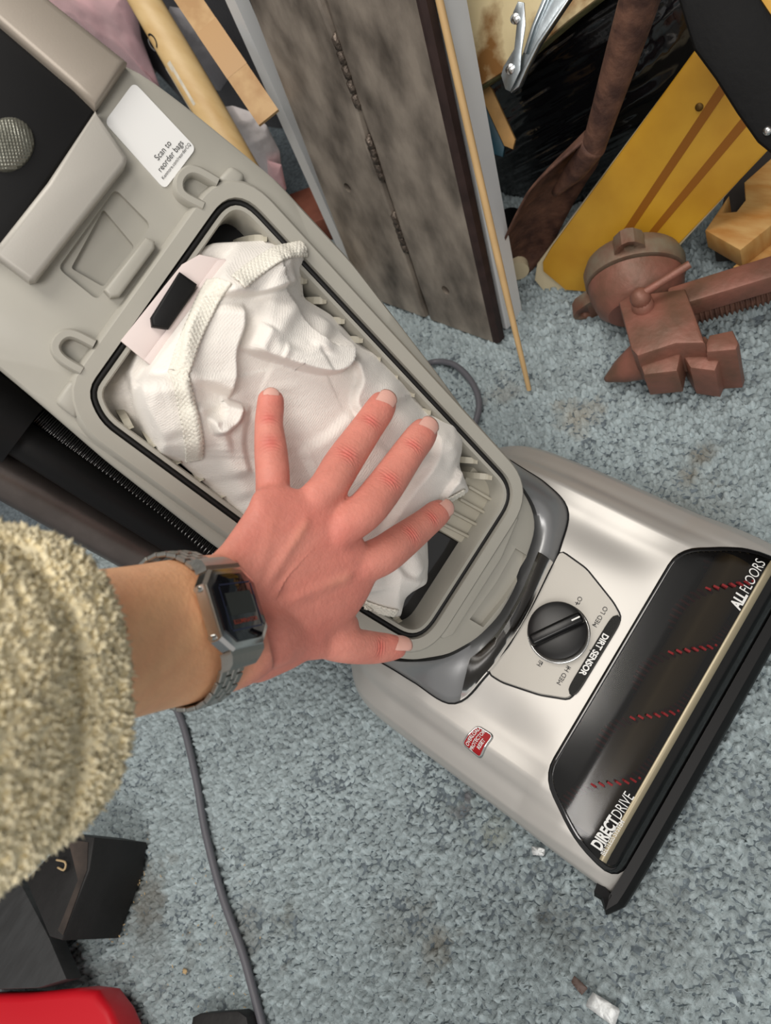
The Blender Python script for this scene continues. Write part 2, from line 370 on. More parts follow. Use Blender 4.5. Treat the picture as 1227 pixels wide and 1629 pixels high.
# dark window, its rim, trim strip and print
V, Fc = star_patch(WIN, lambda a, b: HP(a, b, .0016), 22, (XC, .156), 160, lambda a, b: HP(a, b, -.001))
win = mesh('nozzle_window', V, Fc, M['winglass'], vac); win['label'] = 'dark see-through brush window'
rim = [offset2(WIN, -.0035), offset2(WIN, -.0008), offset2(WIN, .0006)]
V, Fc = loft([[HP(*p, o_) for p in L] for L, o_ in zip(rim, (.0018, .0024, .0002))]); mesh('window_rim', V, Fc, M['blackgloss'], vac)
ys_ = .5 * (onhead(1026, 1259)[1] + onhead(1110, 1100)[1]); print('stripe', ys_)
tr = [(x, y) for x, y in ((-.062, .1285), (.2045, .1285), (.2035, .1325), (-.061, .1325))]
V, Fc = star_patch(np.array([(x, y) for x in np.linspace(-.0605, .2030, 60) for y in (.1300,)] + [(x, .1345) for x in np.linspace(.2030, -.0605, 60)]), lambda a, b: HP(a, b, .0022), 2, (XC, .132), 160)
V, Fc = loft([[HP(x, y, o_) for x in np.linspace(-.0605, .2035, 60)] for y, o_ in ((ys_ - .0027, .0014), (ys_ - .002, .0026), (ys_ + .0018, .0026), (ys_ + .0025, .0014))], closed=False)
mesh('trim_strip', V, Fc, mat('pale_gold_trim', lin(150, 140, 116), .35, .4), win)
def onwin(x0, y0): return lambda a, b: HP(x0 + a, y0 + b, .0024)
def print_on(txts, pa, pb, size, bold, lift=.0024):
    a_, b_ = onhead(*pa), onhead(*pb); d_ = b_ - a_; ln_ = np.linalg.norm(d_); d_ /= ln_; n_ = np.array([-d_[1], d_[0]]); x0 = 0
    obs = [lettering('lettering', t_, size, lambda a, b: (a, b, 0), M['white_print'], win, bo, 'LEFT') for t_, bo in zip(txts, bold)]
    ws_ = [max(v.co.x for v in o.data.vertices) + size * .08 for o in obs]; k = ln_ / sum(ws_)
    for o, w_ in zip(obs, ws_):
        for v in o.data.vertices: q = a_ + d_ * (x0 + v.co.x * k) + n_ * v.co.y; v.co = Vector(tuple(HP(q[0], q[1], lift)))
        x0 += w_ * k
print_on(['DIRECT', 'DRIVE'], (950, 1350), (1005, 1263), .0102, (.0004, -.00005))
print_on(['BELTLESS SYSTEM'], (961, 1361), (993, 1306), .0044, (.00005,), .0034)
print_on(['ALL', 'FLOORS'], (1171, 968), (1213, 893), .0102, (.0004, -.00005))
# brush roll seen through the window
tray = prism('brush_cavity', [(-.062, .119, .0085), (.205, .119, .0085), (.176, .189, .0085), (-.033, .189, .0085)], (0, 0, .002), M['black'], vac)
V, Fc = tube([(-.05, .155, .034), (.193, .155, .034)], .0155, 24); roll = mesh('brush_roll', V, Fc, mat('brush_roll_core', lin(120, 106, 70), .4), vac, autosmooth=50)
bm = bmesh.new()
for k in range(60):
    x = -.045 + k * .0039; a = k / 60 * math.pi * 4
    for o_ in (0, math.pi):
        dr = np.array([0, math.cos(a + o_), math.sin(a + o_)]); frame_box(bm, np.array([x, .155, .034]) + dr * .0185, (1, 0, 0), dr, np.cross((1, 0, 0), dr), .0008, .0050, .0022)
bmobj('bristle_tufts', bm, mat('red_bristles', lin(120, 18, 22), .8), roll)['kind'] = 'stuff'
# control panel with knob, sensor strip and marks
PAN = np.array([onhead(*p) for p in [(778, 1070), (800, 1084), (860, 1104), (904, 1111), (912, 1104), (984, 990), (986, 980), (975, 960), (932, 906), (893, 878), (850, 965), (812, 1030)]])
PAN = rounded(PAN, .004)
V, Fc = star_patch(PAN, lambda a, b: HP(a, b, .0022), 16, None, 120, lambda a, b: HP(a, b, -.001)); pnl = mesh('control_panel', V, Fc, M['satin'], vac, autosmooth=60)
L2 = [offset2(resample(PAN, 120), d_) for d_ in (.0004, .0018)]
V, Fc = loft([[HP(*p, .0006) for p in L] for L in L2]); mesh('panel_gap', V, Fc, M['black'], pnl)
kc = onhead(890, 1008); kn = unit(np.cross(HP(kc[0] + .01, kc[1]) - HP(kc[0] - .01, kc[1]), HP(kc[0], kc[1] + .01) - HP(kc[0], kc[1] - .01)))
kx = np.array([1., 0, 0]); kx = unit(kx - kn * kx.dot(kn)); ky = np.cross(kn, kx); k0 = HP(kc[0], kc[1], .002)
prof = [(.0248, 0), (.0248, .001), (.0236, .0016), (.0236, .011), (.0228, .0125), (.018, .0135), (.0005, .0138)]
V, Fc = loft([[k0 + kn * h + r * (math.cos(a) * kx + math.sin(a) * ky) for a in np.linspace(0, 2 * math.pi, 48, endpoint=False)] for r, h in prof[2:]], True, False, True)
M['dialblack'] = mat('dial_black_plastic', lin(9, 9, 10), .28, spec=.3)
kb = mesh('dial', V, Fc, M['dialblack'], vac, autosmooth=40)
V, Fc = loft([[k0 + kn * h + r * (math.cos(a) * kx + math.sin(a) * ky) for a in np.linspace(0, 2 * math.pi, 48, endpoint=False)] for r, h in ((.0252, 0), (.0250, .0012), (.0238, .0012))]); mesh('dial_ring', V, Fc, M['chrome'], kb)
gd = unit(kx * .80 + ky * -.52); gp = np.cross(kn, gd)
box('grip', k0 + kn * .0165, (gd, gp, kn), (.0225, .0048, .0045), M['dialblack'], kb, .0025, 3)
box('pointer_mark', k0 + kn * .0212 + gd * .017, (gd, gp, kn), (.0035, .0006, .0002), M['white_print'], kb, 0)
sa_, sb_ = onhead(909, 1106), onhead(985, 981); sdv = sb_ - sa_; sln = np.linalg.norm(sdv); sdv /= sln; snv = np.array([-sdv[1], sdv[0]])
rows = []
for t in np.linspace(0, 1, 30):
    hw_ = .0038 * math.sqrt(max(0.02, 1 - abs(2 * t - 1) ** 10)); c_ = sa_ + sdv * sln * t; rows.append([HP(*(c_ + snv * a), o_) for a, o_ in ((-hw_ - .0002, .0005), (-hw_, .0036), (0, .0040), (hw_, .0036), (hw_ + .0002, .0005))])
V, Fc = loft(rows, closed=False); sp = mesh('sensor_strip', V, Fc, mat('speckled_black_strip', lin(38, 38, 36), .4, bump=.6, bump_scale=2500), pnl, autosmooth=60)
sc = (sa_ + sb_) / 2
lettering('lettering', 'DIRT SENSOR', .0068, lambda a, b: HP(*(sc - sdv * a - snv * b), .0044), M['white_print'], sp, .00022, 'CENTER', .90)
for t_, p in (('LO', (923, 957)), ('MED LO', (957, 983)), ('HI', (861, 1057)), ('MED HI', (899, 1076))):
    q = onhead(*p); lettering('lettering', t_, .0052, (lambda q: lambda a, b: HP(q[0] + a, q[1] + b, .0028))(q), M['black_print'], pnl)
for p in ((918, 964), (943, 996), (935, 1033), (905, 1060), (865, 1055)):
    q = onhead(*p); r = np.array([q[0] - kc[0], q[1] - kc[1]]); r /= np.linalg.norm(r)
    q = kc + r * .0285; mesh('scale_mark', [HP(*(q + r * a + np.array([-r[1], r[0]]) * b), .0028) for a, b in ((-.0013, -.0004), (.0013, -.0004), (.0013, .0004), (-.0013, .0004))], [(0, 1, 2, 3)], M['black_print'], pnl, False)
# red reset button
RB = np.array([onhead(*p) for p in [(739, 1184), (761, 1157), (784, 1171), (765, 1205)]])
V, Fc = star_patch(rounded(RB, .0025), lambda a, b: HP(a, b, .0022), 6, None, 60, lambda a, b: HP(a, b, 0)); rb = mesh('reset_button', V, Fc, M['red'], vac, autosmooth=60); rb['label'] = 'red overload reset button'
L2 = [offset2(resample(rounded(RB, .0025), 60), d_) for d_ in (0, .0008, .0016)]
V, Fc = loft([[HP(*p, o_) for p in L] for L, o_ in zip(L2, (.002, .0024, .0002))]); mesh('button_bezel', V, Fc, M['chrome'], rb)
rc = RB.mean(0); rx = unit((RB[1] - RB[0]) + (RB[2] - RB[3])); ry = np.array([-rx[1], rx[0]])
for k, t_ in enumerate(('OVERLOAD', 'PROTECTOR', 'RESET')):
    lettering('lettering', t_, .0043, (lambda k: lambda a, b: HP(*(rc + rx * a + ry * (b + .0045 - .0045 * k)), .0027))(k), M['white_print'], rb, .00008, 'CENTER', .78)

# --- leaning body
OUTP = [(207, 100), (300, 170), (440, 285), (560, 415), (700, 597), (800, 735), (836, 784), (852, 815), (854, 845), (842, 882), (820, 940), (795, 983), (760, 1018), (715, 1043), (660, 1052), (610, 1046), (560, 1020), (480, 968), (340, 868), (170, 735), (60, 640), (0, 590), (-85, 520), (-110, 470), (140, 85)]
OUT = np.array([KUV(px, py, -.008) for px, py in OUTP])
OPP = [(148, 612), (358, 306), (400, 300), (822, 776), (675, 1012), (645, 1020), (560, 965), (165, 675)]
OPN = rounded(np.array([KUV(px, py, 0) for px, py in [(138, 622), (372, 292), (827, 781), (668, 1030), (555, 962), (160, 672)]]), .024, 10)
NB = 200
OPL = resample(OPN, NB)
def radial(poly, c, dirs):
    P = np.vstack([poly, poly[:1]]); out = []
    for d_ in dirs:
        best = None
        for i in range(len(P) - 1):
            a, b = P[i] - c, P[i + 1] - c; e = b - a; den = d_[0] * e[1] - d_[1] * e[0]
            if abs(den) < 1e-12: continue
            t = (a[0] * e[1] - a[1] * e[0]) / den; s = (a[0] * d_[1] - a[1] * d_[0]) / den
            if t > 0 and -1e-9 <= s <= 1 + 1e-9: best = t if best is None else max(best, t)
        out.append(c + d_ * best)
    return np.array(out)
cO = OPL.mean(0); dirs = (OPL - cO) / np.linalg.norm(OPL - cO, axis=1)[:, None]
OUTL = radial(OUT, cO, dirs)
for _ in range(2): OUTL = (np.roll(OUTL, 1, 0) + 2 * OUTL + np.roll(OUTL, -1, 0)) / 4
def lerp2(A, B, t): return A + (B - A) * t
def K3(P, w): return [K(p[0], p[1], w) for p in P]
o7 = offset2(OPL, .0095); o8 = offset2(OPL, .013)
# keep the raised rim inside the outline
def cap_in(P): 
    r = np.linalg.norm(P - cO, axis=1); R_ = np.linalg.norm(OUTL - cO, axis=1) - .004; k = np.minimum(1, R_ / r); return cO + (P - cO) * k[:, None]
o7, o8 = cap_in(o7), cap_in(o8)
loops = [K3(offset2(OPL, -.0085), -.078), K3(offset2(OPL, -.0075), -.003), K3(offset2(OPL, -.0065), 0), K3(offset2(OPL, -.0040), 0), K3(offset2(OPL, -.0036), -.004), K3(OPL, -.004),
         K3(offset2(OPL, .0004), .002), K3(o7, .002), K3(lerp2(o7, o8, .5), .0005), K3(o8, -.006), K3(lerp2(OUTL, cO, .02), -.007), K3(lerp2(OUTL, cO, .006), -.0085), K3(OUTL, -.014), K3(OUTL, -.03), K3(lerp2(OUTL, cO, .01), -.034), K3(lerp2(OUTL, cO, .02), -.11)]
V, Fc = loft(loops, True, True, True)
body = mesh('bag_housing', V, Fc, M['beige'], vac, autosmooth=50)
bm = bmesh.new(); bm.from_mesh(body.data); bmesh.ops.recalc_face_normals(bm, faces=bm.faces); bm.to_mesh(body.data); bm.free()
def cut(poly, w0, w1):
    c = prism('c', [K(*KUV(px, py, 0), w1) for px, py in poly], KW * (w0 - w1), None); boolcut(body, c)
def cutuv(poly, w0, w1):
    c = prism('c', [K(p[0], p[1], w1) for p in poly], KW * (w0 - w1), None); boolcut(body, c)
try:
    cutuv(rounded(np.array([KUV(*p, -.007) for p in [(92, 427), (183, 300), (240, 358), (155, 478)]]), .004), .01, -.011)
    cutuv(rounded(np.array([KUV(*p, -.007) for p in [(113, 425), (165, 330), (215, 390), (165, 455)]]), .002), .01, -.016)
    cutuv(np.array([KUV(*p, -.007) for p in [(820, 872), (840, 884), (831, 916), (805, 954), (769, 998), (747, 985), (790, 925)]]), .01, -.013)
except Exception as ex: print('bool', ex)
me = body.data
if not me.materials: me.materials.append(M['beige'])
for p_ in me.polygons: p_.use_smooth = True; p_.material_index = 0
bm = bmesh.new(); bm.from_mesh(me)
for e in bm.edges:
    if len(e.link_faces) == 2: e.smooth = e.calc_face_angle(0) < math.radians(40)
bm.to_mesh(me); bm.free()
# gasket
gl = [K3(offset2(OPL, -.0036), -.004), K3(offset2(OPL, -.0034), -.0012), K3(offset2(OPL, -.0018), -.0004), K3(offset2(OPL, -.0003), -.0012), K3(OPL, -.004)]
V, Fc = loft(gl); mesh('gasket', V, Fc, M['rubber'], body)['label'] = 'black rubber gasket'
# housing floor opening (motor inlet) and black plate added to darken the cavity
INL = np.array([KUV(*p, -.05) for p in [(752, 862), (700, 1004), (640, 1000), (668, 900)]])
prism('cavity_dark_plate', [K(p[0], p[1], -.0755) for p in offset2(OPL, -.0088)[::4]], KW * .003, M['black'], body)
# louvre fins along both inner walls
def fin_mesh(sgn, ln=.017, dp=.05):
    bm = bmesh.new(); n = 8; A = []
    for k in range(n + 1):
        a = k / n * math.pi / 2; A.append((ln * math.cos(a) * 1.0, dp * (math.sin(a))))
    V_ = []
    for s in (-.0024, .0024):
        V_.append([bm.verts.new((0, s, 0))] + [bm.verts.new((-sgn * x_, s - .007 * (x_ / ln) * 0, -(dp - z_) * .9 - .002 if False else -.004 - (dp - z_))) for x_, z_ in [(c[0], c[1]) for c in A]] )
    for i in range(2): bm.faces.new(V_[i])
    m_ = len(V_[0])
    for i in range(m_): bm.faces.new((V_[0][i], V_[0][(i + 1) % m_], V_[1][(i + 1) % m_], V_[1][i]))
    bmesh.ops.recalc_face_normals(bm, faces=bm.faces); me = bpy.data.meshes.new('fin'); bm.to_mesh(me); bm.free(); me.materials.append(M['beige2']); return me
IN = offset2(OPL, -.0084)
def wall_u(v, side):
    P = IN[np.argsort(np.abs(IN[:, 1] - v))[:8]]; return P[:, 0].max() if side > 0 else P[:, 0].min()
MK = Matrix(((KU[0], KV[0], KW[0], 0), (KU[1], KV[1], KW[1], 0), (KU[2], KV[2], KW[2], 0), (0, 0, 0, 1)))
fr, flm = fin_mesh(1), fin_mesh(-1)
for side, me_ in ((1, fr), (-1, flm)):
    for k in range(14):
        v = .018 + k * .0183; p = K(wall_u(v, side), v, -.002)
        o = bpy.data.objects.new('fin', me_); COL.objects.link(o); o.parent = body
        o.matrix_parent_inverse = Matrix.Identity(4); o.matrix_basis = Matrix.Translation(tuple(p)) @ MK @ Matrix.Rotation(-side * 1.0, 4, 'Z')
# sloped foot of the compartment with ribs, and the dark inlet
foot = prism('compartment_foot', [K(*KUV(*p, -.02), -.02) for p in [(690, 838), (772, 714), (834, 778), (768, 884)]], KW * -.03, M['beige2'], body, .002)
for k in range(4):
    a = np.array(KUV(748 - k * 13, 776 + k * 20, -.018)); b = np.array(KUV(782 - k * 13, 796 + k * 19, -.018)); d_ = unit(b - a); c = (a + b) / 2
    box('rib', K(c[0], c[1], -.019), (KU * d_[0] + KV * d_[1], KU * -d_[1] + KV * d_[0], KW), (np.linalg.norm(b - a) / 2 + .003, .0012, .004), M['beige2'], body, .0008)
prism('inlet_frame', [K(*KUV(*p, -.024), -.024) for p in [(660, 1026), (600, 985), (640, 890), (690, 842), (752, 866), (768, 880), (690, 1024)]], KW * -.01, M['blackgloss'], body, .001)
prism('cavity_top_block', [K(*KUV(*p, -.035), -.035) for p in [(300, 400), (352, 330), (385, 318), (412, 328), (470, 395), (420, 420)]], KW * -.03, M['black'], body, .002)  # black block added at the upper end of the cavity
# hinge loops and corner lugs on the upper rim
def loop_tab(name, pl):
    P = spline([K(*KUV(*p, -.002), .0005) for p in pl], 28); loops = []
    for i, p in enumerate(P):
        t = unit(P[min(i + 1, 27)] - P[max(i - 1, 0)]); s = np.cross(t, KW)
        loops.append([p + s * a + KW * b for a, b in ((-.0034, -.0075), (-.003, .0012), (-.0018, .0026), (.0018, .0026), (.003, .0012), (.0034, -.0075))])
    V, Fc = loft(loops, True, True, True); mesh(name, V, Fc, M['beige'], body, autosmooth=40)
loop_tab('hinge_loop', [(130, 590), (100, 572), (88, 553), (97, 536), (116, 532), (150, 548)])
loop_tab('hinge_loop', [(322, 330), (290, 312), (284, 292), (294, 276), (312, 274), (345, 292)])
prism('corner_lug', [K(*KUV(*p, 0), -.008) for p in [(86, 640), (112, 603), (140, 612), (122, 668)]], KW * .009, M['beige'], body, .003, 3)
prism('corner_lug', [K(*KUV(*p, 0), -.008) for p in [(345, 286), (368, 262), (392, 278), (380, 300)]], KW * .009, M['beige'], body, .003, 3)
# clip ledge of the latch recess
prism('clip_ledge', [K(*KUV(*p, 0), -.012) for p in [(165, 462), (176, 474), (190, 472), (246, 396), (246, 384), (232, 378)]], KW * .014, M['beige'], body, .002, 3)
# raised bar along the foot
prism('foot_bar', [K(*KUV(*p, 0), -.009) for p in [(690, 1006), (706, 1017), (722, 1011), (800, 888), (826, 826), (818, 812), (800, 835)]], KW * .009, M['beige'], body, .002, 3)
# blank sticker with its print
sk = rounded(np.array([KUV(*p, -.006) for p in [(166, 195), (213, 131), (312, 236), (262, 302)]]), .004)
stk = prism('sticker', [K(p[0], p[1], -.0066) for p in sk], KW * .0012, mat('sticker_paper', lin(232, 232, 230), .45), body); stk['label'] = 'white reorder sticker'
s0 = KUV(262, 243, -.006); s1 = KUV(295, 198 + 3, -.006); sxd = unit(s1 - s0); syd = np.array([-sxd[1], sxd[0]])
def onst(px, py):
    c = KUV(px, py, -.006); return lambda a, b: K(*(c + sxd * a + syd * b), -.0050)
lettering('lettering', 'Scan to', .0050, onst(259, 240), M['black_print'], stk, 0, 'CENTER', .95)
lettering('lettering', 'reorder bags', .0050, onst(271, 249), M['black_print'], stk, 0, 'CENTER', .92)
lettering('lettering', 'Kenmore.com/reorderCQ', .0028, onst(280, 257), M['black_print'], stk, 0, 'CENTER', .95)
# satin band, black lamp panel, lens, shoulders and neck
def kprism(name, pts, w0, w1, m, bev=.002, parent=vac, seg=3): return prism(name, [K(*KUV(px, py, w1), w0) for px, py in pts], KW * (w1 - w0), m, parent, bev, seg)
bandpts = [(152, 174), (203, 250), (200, 262), (56, 446), (46, 448), (-4, 410), (-60, 372), (0, 385), (75, 290)]
kprism('satin_band', bandpts, -.012, .006, M['satin'], .003)
kprism('lamp_panel', [(156, 172), (0, 400), (-90, 470), (-190, 340), (-40, 20), (40, 60)], -.03, -.003, M['black'], .002)
lc = KUV(12, 228, .0); 
V, Fc = star_patch(np.array([(lc[0] + .0165 * math.cos(a), lc[1] + .0125 * math.sin(a)) for a in np.linspace(0, 2 * math.pi, 60, endpoint=False)]),
    lambda a, b: K(a, b, -.003 + .006 * max(0, 1 - ((a - lc[0]) / .0165) ** 2 - ((b - lc[1]) / .0125) ** 2) ** .5 + .0007 * math.sin(a * 2600) * math.sin(b * 2600)), 30, lc, 120)
ln = mesh('lamp_lens', V, Fc, M['lens'], vac); ln['label'] = 'faceted clear headlight lens'
kprism('shoulder', [(203, 96), (152, 172), (118, 138), (-10, 28), (-130, -80), (-60, -140), (80, -2)], -.05, .004, M['taupe'], .004)
kprism('shoulder', [(-60, 560), (-110, 470), (-330, 330), (-420, 420), (-200, 560)], -.05, .004, M['taupe'], .004)
kprism('neck', [(190, 100), (-100, 480), (-380, 330), (-60, -130), (60, 0)], -.1, -.02, M['black'], .004)
# collar between housing and nozzle
CA = [(560, 1022, 0), (600, 1045, 0), (650, 1053, 0), (710, 1046, 0), (760, 1018, 0), (797, 984, 0), (826, 930, 0), (845, 880, 0), (856, 845, 0), (853, 812, 0), (836, 780, 0), (808, 745, 0), (780, 708, 0)]
CB = [(556, 1026), (612, 1056), (660, 1085), (722, 1119), (776, 1073), (812, 1025), (840, 980), (872, 915), (890, 875), (903, 812), (868, 770), (825, 742), (790, 722)]
A3 = spline([KP(px, py, -.02) for px, py, _ in CA], 90); B2 = spline([onhead(*p) for p in CB], 90); B3 = np.array([HP(p[0], p[1], .002) for p in B2]); 
B3s = B3.copy()
loops = []
for t in np.linspace(0, 1, 9): loops.append(A3 * (1 - t) + B3 * t + np.array([0, -.002, .006])[None] * math.sin(math.pi * t))
loops = [A3 + KW * -.03] + loops + [np.array([HP(p[0], p[1], -.003) for p in B2])]
V, Fc = loft(loops, closed=False); mesh('pivot_collar', V, Fc, M['grey'], vac, autosmooth=60)
V, Fc = tube(B3 + np.array([0, 0, -.0012]), .0012, 8); mesh('collar_seam', V, Fc, M['black'], vac)
SM = slice(40, 62)
def col_pt(i, t, o_): 
    p = A3[i] * (1 - t) + B3[i] * t + np.array([0, -.002, .006]) * math.sin(math.pi * t); return p + np.array([0, -.35, .94]) * o_
ii = list(range(33, 60)); 
loops = [[col_pt(i, t, o_) for i in ii] for t, o_ in ((.30, -.001), (.30, .003), (.45, .0045), (.7, .0055), (.97, .006), (1.0, .0045), (1.0, -.001))]
V, Fc = loft(loops, closed=False, cap0=False)
n_ = len(ii); Fc += [tuple(k * n_ for k in range(7)), tuple(k * n_ + n_ - 1 for k in range(7))[::-1]]
smk = mesh('smoked_lens', V, Fc, M['smoke'], vac, autosmooth=40); smk['label'] = 'smoked translucent release pedal window'
loops = [[col_pt(i, t, o_) for i in ii] for t, o_ in ((.32, .0002), (.94, .0002))]
V, Fc = loft(loops, closed=False); mesh('lens_backing', V, Fc, mat('brown_smoke_backing', lin(74, 68, 60), .4), smk)
loops = [[col_pt(i, t, .0008) for i in ii[8:19]] for t in (.34, .62)]
for k in range(11): loops[1][k] = col_pt(ii[8 + k], .34 + .3 * math.sin(math.pi * k / 10), .0008)
V, Fc = loft(loops, closed=False); mesh('release_slot', V, Fc, M['black'], smk)
# hose, wand and cuff along the side of the body
def kpath(pts): return [KP(px, py, w) for px, py, w in pts]
V_, F_ = tube(spline(kpath([(-40, 640, -.075), (60, 690, -.075), (150, 745, -.075), (260, 815, -.075), (420, 920, -.075)]), 420), .001, 16)
P = spline(kpath([(-60, 560, -.07), (40, 650, -.07), (150, 738, -.07), (260, 822, -.07), (470, 980, -.07)]), 480)
rad = .0165 + .0012 * np.sin(np.arange(480) * 2 * math.pi / 5.0)
V, Fc = tube(P, rad, 28); mesh('suction_hose', V, Fc, M['blackgloss'], vac)['label'] = 'black corrugated hose'
P = spline(kpath([(-120, 690, -.072), (0, 752, -.075), (150, 838, -.085), (330, 940, -.09), (450, 1010, -.09)]), 40)
V, Fc = tube(P, .0165, 32); mesh('wand', V, Fc, M['wand'], vac, autosmooth=50)['label'] = 'dark grey metallic extension wand'
P = spline(kpath([(-60, 640, -.052), (60, 716, -.052), (200, 806, -.06), (420, 945, -.07)]), 40)
V, Fc = tube(P, .0125, 24); mesh('wand_holder', V, Fc, M['black'], vac, autosmooth=50)
P = spline(kpath([(-140, 590, -.05), (-60, 636, -.05), (10, 676, -.05), (36, 692, -.05)]), 30)
V, Fc = tube(P, [.026, .027, .027, .026, .022], 32); mesh('hose_cuff', V, Fc, M['black'], vac, autosmooth=50)

# ------------------------------------------------------------------ the dust bag
bagE = empty('dust_bag', K(.01, .14, -.07), 'crumpled off-white fabric dust bag sitting in the open compartment', 'vacuum bag')
BW = .018
BAGP = [(300, 398), (345, 380), (430, 376), (497, 372), (507, 378), (505, 400), (493, 442), (494, 470), (540, 498), (572, 532), (612, 562), (655, 606), (690, 650), (735, 670), (750, 700), (742, 742), (760, 784), (716, 806), (692, 840), (696, 905), (694, 936), (656, 958), (652, 990), (618, 988), (585, 962), (520, 930), (450, 880), (388, 835), (335, 776), (292, 738), (245, 722), (195, 680), (166, 640), (166, 600), (215, 530), (255, 465)]
BAGUV = np.array([KUV(px, py, BW - .012) for px, py in BAGP])
BUV = resample(rounded(BAGUV, .003, 3), 400)
def sdist(P, Q):
    """signed distance and along-fraction from points P to polyline Q (left side positive)"""
    best = np.full(len(P), 1e9); sg_ = np.zeros(len(P)); al = np.zeros(len(P))
    lens = np.linalg.norm(np.diff(Q, axis=0), axis=1); tot = lens.sum(); acc = 0
    for i in range(len(Q) - 1):
        a, b = Q[i], Q[i + 1]; e = b - a; t = np.clip(((P - a) @ e) / (e @ e), 0, 1); q = a + t[:, None] * e; d_ = np.linalg.norm(P - q, axis=1)
        m = d_ < best; cr = e[0] * (P[:, 1] - a[1]) - e[1] * (P[:, 0] - a[0])
        best = np.where(m, d_, best); sg_ = np.where(m, np.sign(cr), sg_); al = np.where(m, (acc + t * lens[i]) / tot, al); acc += lens[i]
    return best * sg_, al
def sst(x): x = np.clip(x, 0, 1); return x * x * (3 - 2 * x)
# folds: (pixels, height at the edge on the raised side, fall-off on the raised side, sharpness, raised side +left/-right)
STEPS = [([(372, 552), (430, 573), (508, 594), (550, 584), (566, 552), (556, 520)], .018, .045, .0016, 1),
         ([(338, 472), (390, 472), (440, 462), (492, 438)], .011, .03, .0015, 1),
         ([(384, 480), (384, 520), (372, 560), (372, 600), (360, 640)], .012, .028, .0016, -1),
         ([(326, 660), (340, 690), (372, 672), (384, 640)], .014, .028, .0018, 1),
         ([(360, 415), (330, 455), (295, 520), (280, 580), (250, 600), (222, 590)], .008, .02, .0015, 1),
         ([(220, 590), (228, 640), (258, 700), (262, 732)], .012, .03, .0014, 1),
         ([(322, 738), (304, 660), (286, 596)], .007, .02, .0016, 1),
         ([(562, 560), (572, 600), (560, 640), (585, 690)], .009, .03, .002, 1),
         ([(470, 720), (520, 690), (560, 650)], .005, .03, .004, -1),
         ([(690, 660), (690, 720), (640, 790), (600, 850)], .008, .04, .003, 1),
         ([(740, 742), (720, 770), (706, 806)], .008, .02, .0022, 1),
         ([(430, 640), (445, 700), (440, 770)], .004, .03, .004, -1),
         ([(610, 850), (640, 910), (690, 930)], .007, .03, .003, -1),
         ([(396, 640), (385, 700), (400, 760)], .006, .02, .003, -1),
         ([(500, 548), (470, 560), (440, 548)], .004, .02, .003, 1)]
RIDGES = [([(505, 380), (440, 418), (375, 458), (335, 480)], .007, .006), ([(300, 478), (290, 560), (310, 660), (322, 735)], .005, .006), ([(480, 470), (430, 540), (450, 570)], .004, .006),
          ([(420, 520), (398, 560)], .005, .005), ([(530, 500), (500, 560)], .005, .007), ([(610, 600), (660, 690), (680, 760)], .004, .012), ([(345, 700), (400, 800)], .004, .007), ([(640, 850), (680, 920)], .005, .008),
          ([(640, 640), (600, 720), (560, 780)], .004, .012), ([(240, 600), (275, 700)], .003, .01), ([(700, 690), (730, 735)], .003, .008), ([(312, 640), (330, 690), (365, 690)], .006, .009), ([(590, 900), (600, 950)], .006, .008)]
def bag_h(Q):
    e, _ = sdist(Q, np.vstack([BUV, BUV[:1]])); e = np.abs(e)
    w = -.010 + .030 * (1 - np.exp(-(e / .016) ** 1.1))
    # the lower left of the bag lies deep behind the card
    low, _ = sdist(Q, np.array([KUV(*p, BW) for p in [(235, 540), (212, 590), (225, 650), (262, 740)]])); w -= .022 * sst((-low) / .004 + .5) * sst(1 - (np.abs(low) - .03) / .03)
    # press of the fingertips keeps the middle flatter
    for pts, A, fall, sh, side in STEPS:
        L = spline(np.array([KUV(*p, BW) for p in pts]), 30); d_, al = sdist(Q, L); d_ = d_ * side; end = sst(al / .15) * sst((1 - al) / .15)
        w += A * end * sst((d_ + sh) / (2 * sh)) * np.exp(-np.clip(d_, 0, 1) / fall)
    for pts, A, wd in RIDGES:
        L = spline(np.array([KUV(*p, BW) for p in pts]), 24); d_, al = sdist(Q, L); end = sst(al / .2 + .15) * sst((1 - al) / .2 + .15)
        w += A * end * np.exp(-(d_ / wd) ** 2)
    cl, _ = sdist(Q, np.array([KUV(*p, .006) for p in [(395, 372), (362, 414), (242, 580), (225, 604)]])); under = sst((-cl) / .004 + .3); w = w * (1 - under) + np.minimum(w, -.006) * under
    x, y = Q[:, 0], Q[:, 1]
    w += .006 * (fbm(x + 3, y + 3, .05, 91, 2) - .5) + .0016 * (np.abs(fbm(x + .6 * y + 3, y * .6 + 5, .022, 95) - .5) * 2 - .3)
    return w
nA, nR = 400, 110; cB = KUV(455, 640, BW)
T_ = (np.linspace(0, 1, nR + 1)[1:]) ** .85
Q = np.vstack([cB[None]] + [cB + (BUV - cB) * t for t in T_]); hB = bag_h(Q)
Vb = [K(q[0], q[1], h) for q, h in zip(Q, hB)]
Fb = [(0, 1 + j, 1 + (j + 1) % nA) for j in range(nA)]
for i in range(nR - 1):
    a, b = 1 + i * nA, 1 + (i + 1) * nA; Fb += [(a + j, b + j, b + (j + 1) % nA, a + (j + 1) % nA) for j in range(nA)]
ls = 1 + (nR - 1) * nA
for k, (sc_, w_) in enumerate(((1.0, -.022), (.97, -.045), (.88, -.066), (.6, -.074))):
    s_ = len(Vb)
    for q in BUV: qq = cB + (q - cB) * sc_; Vb.append(K(qq[0], qq[1], w_ - (.0 if k else .0)))
    Fb += [(ls + j, s_ + j, s_ + (j + 1) % nA, ls + (j + 1) % nA) for j in range(nA)]; ls = s_
Fb.append(tuple(range(ls, ls + nA)))
m = M['fabric']; bagm = mesh('bag_body', Vb, Fb, m, bagE)
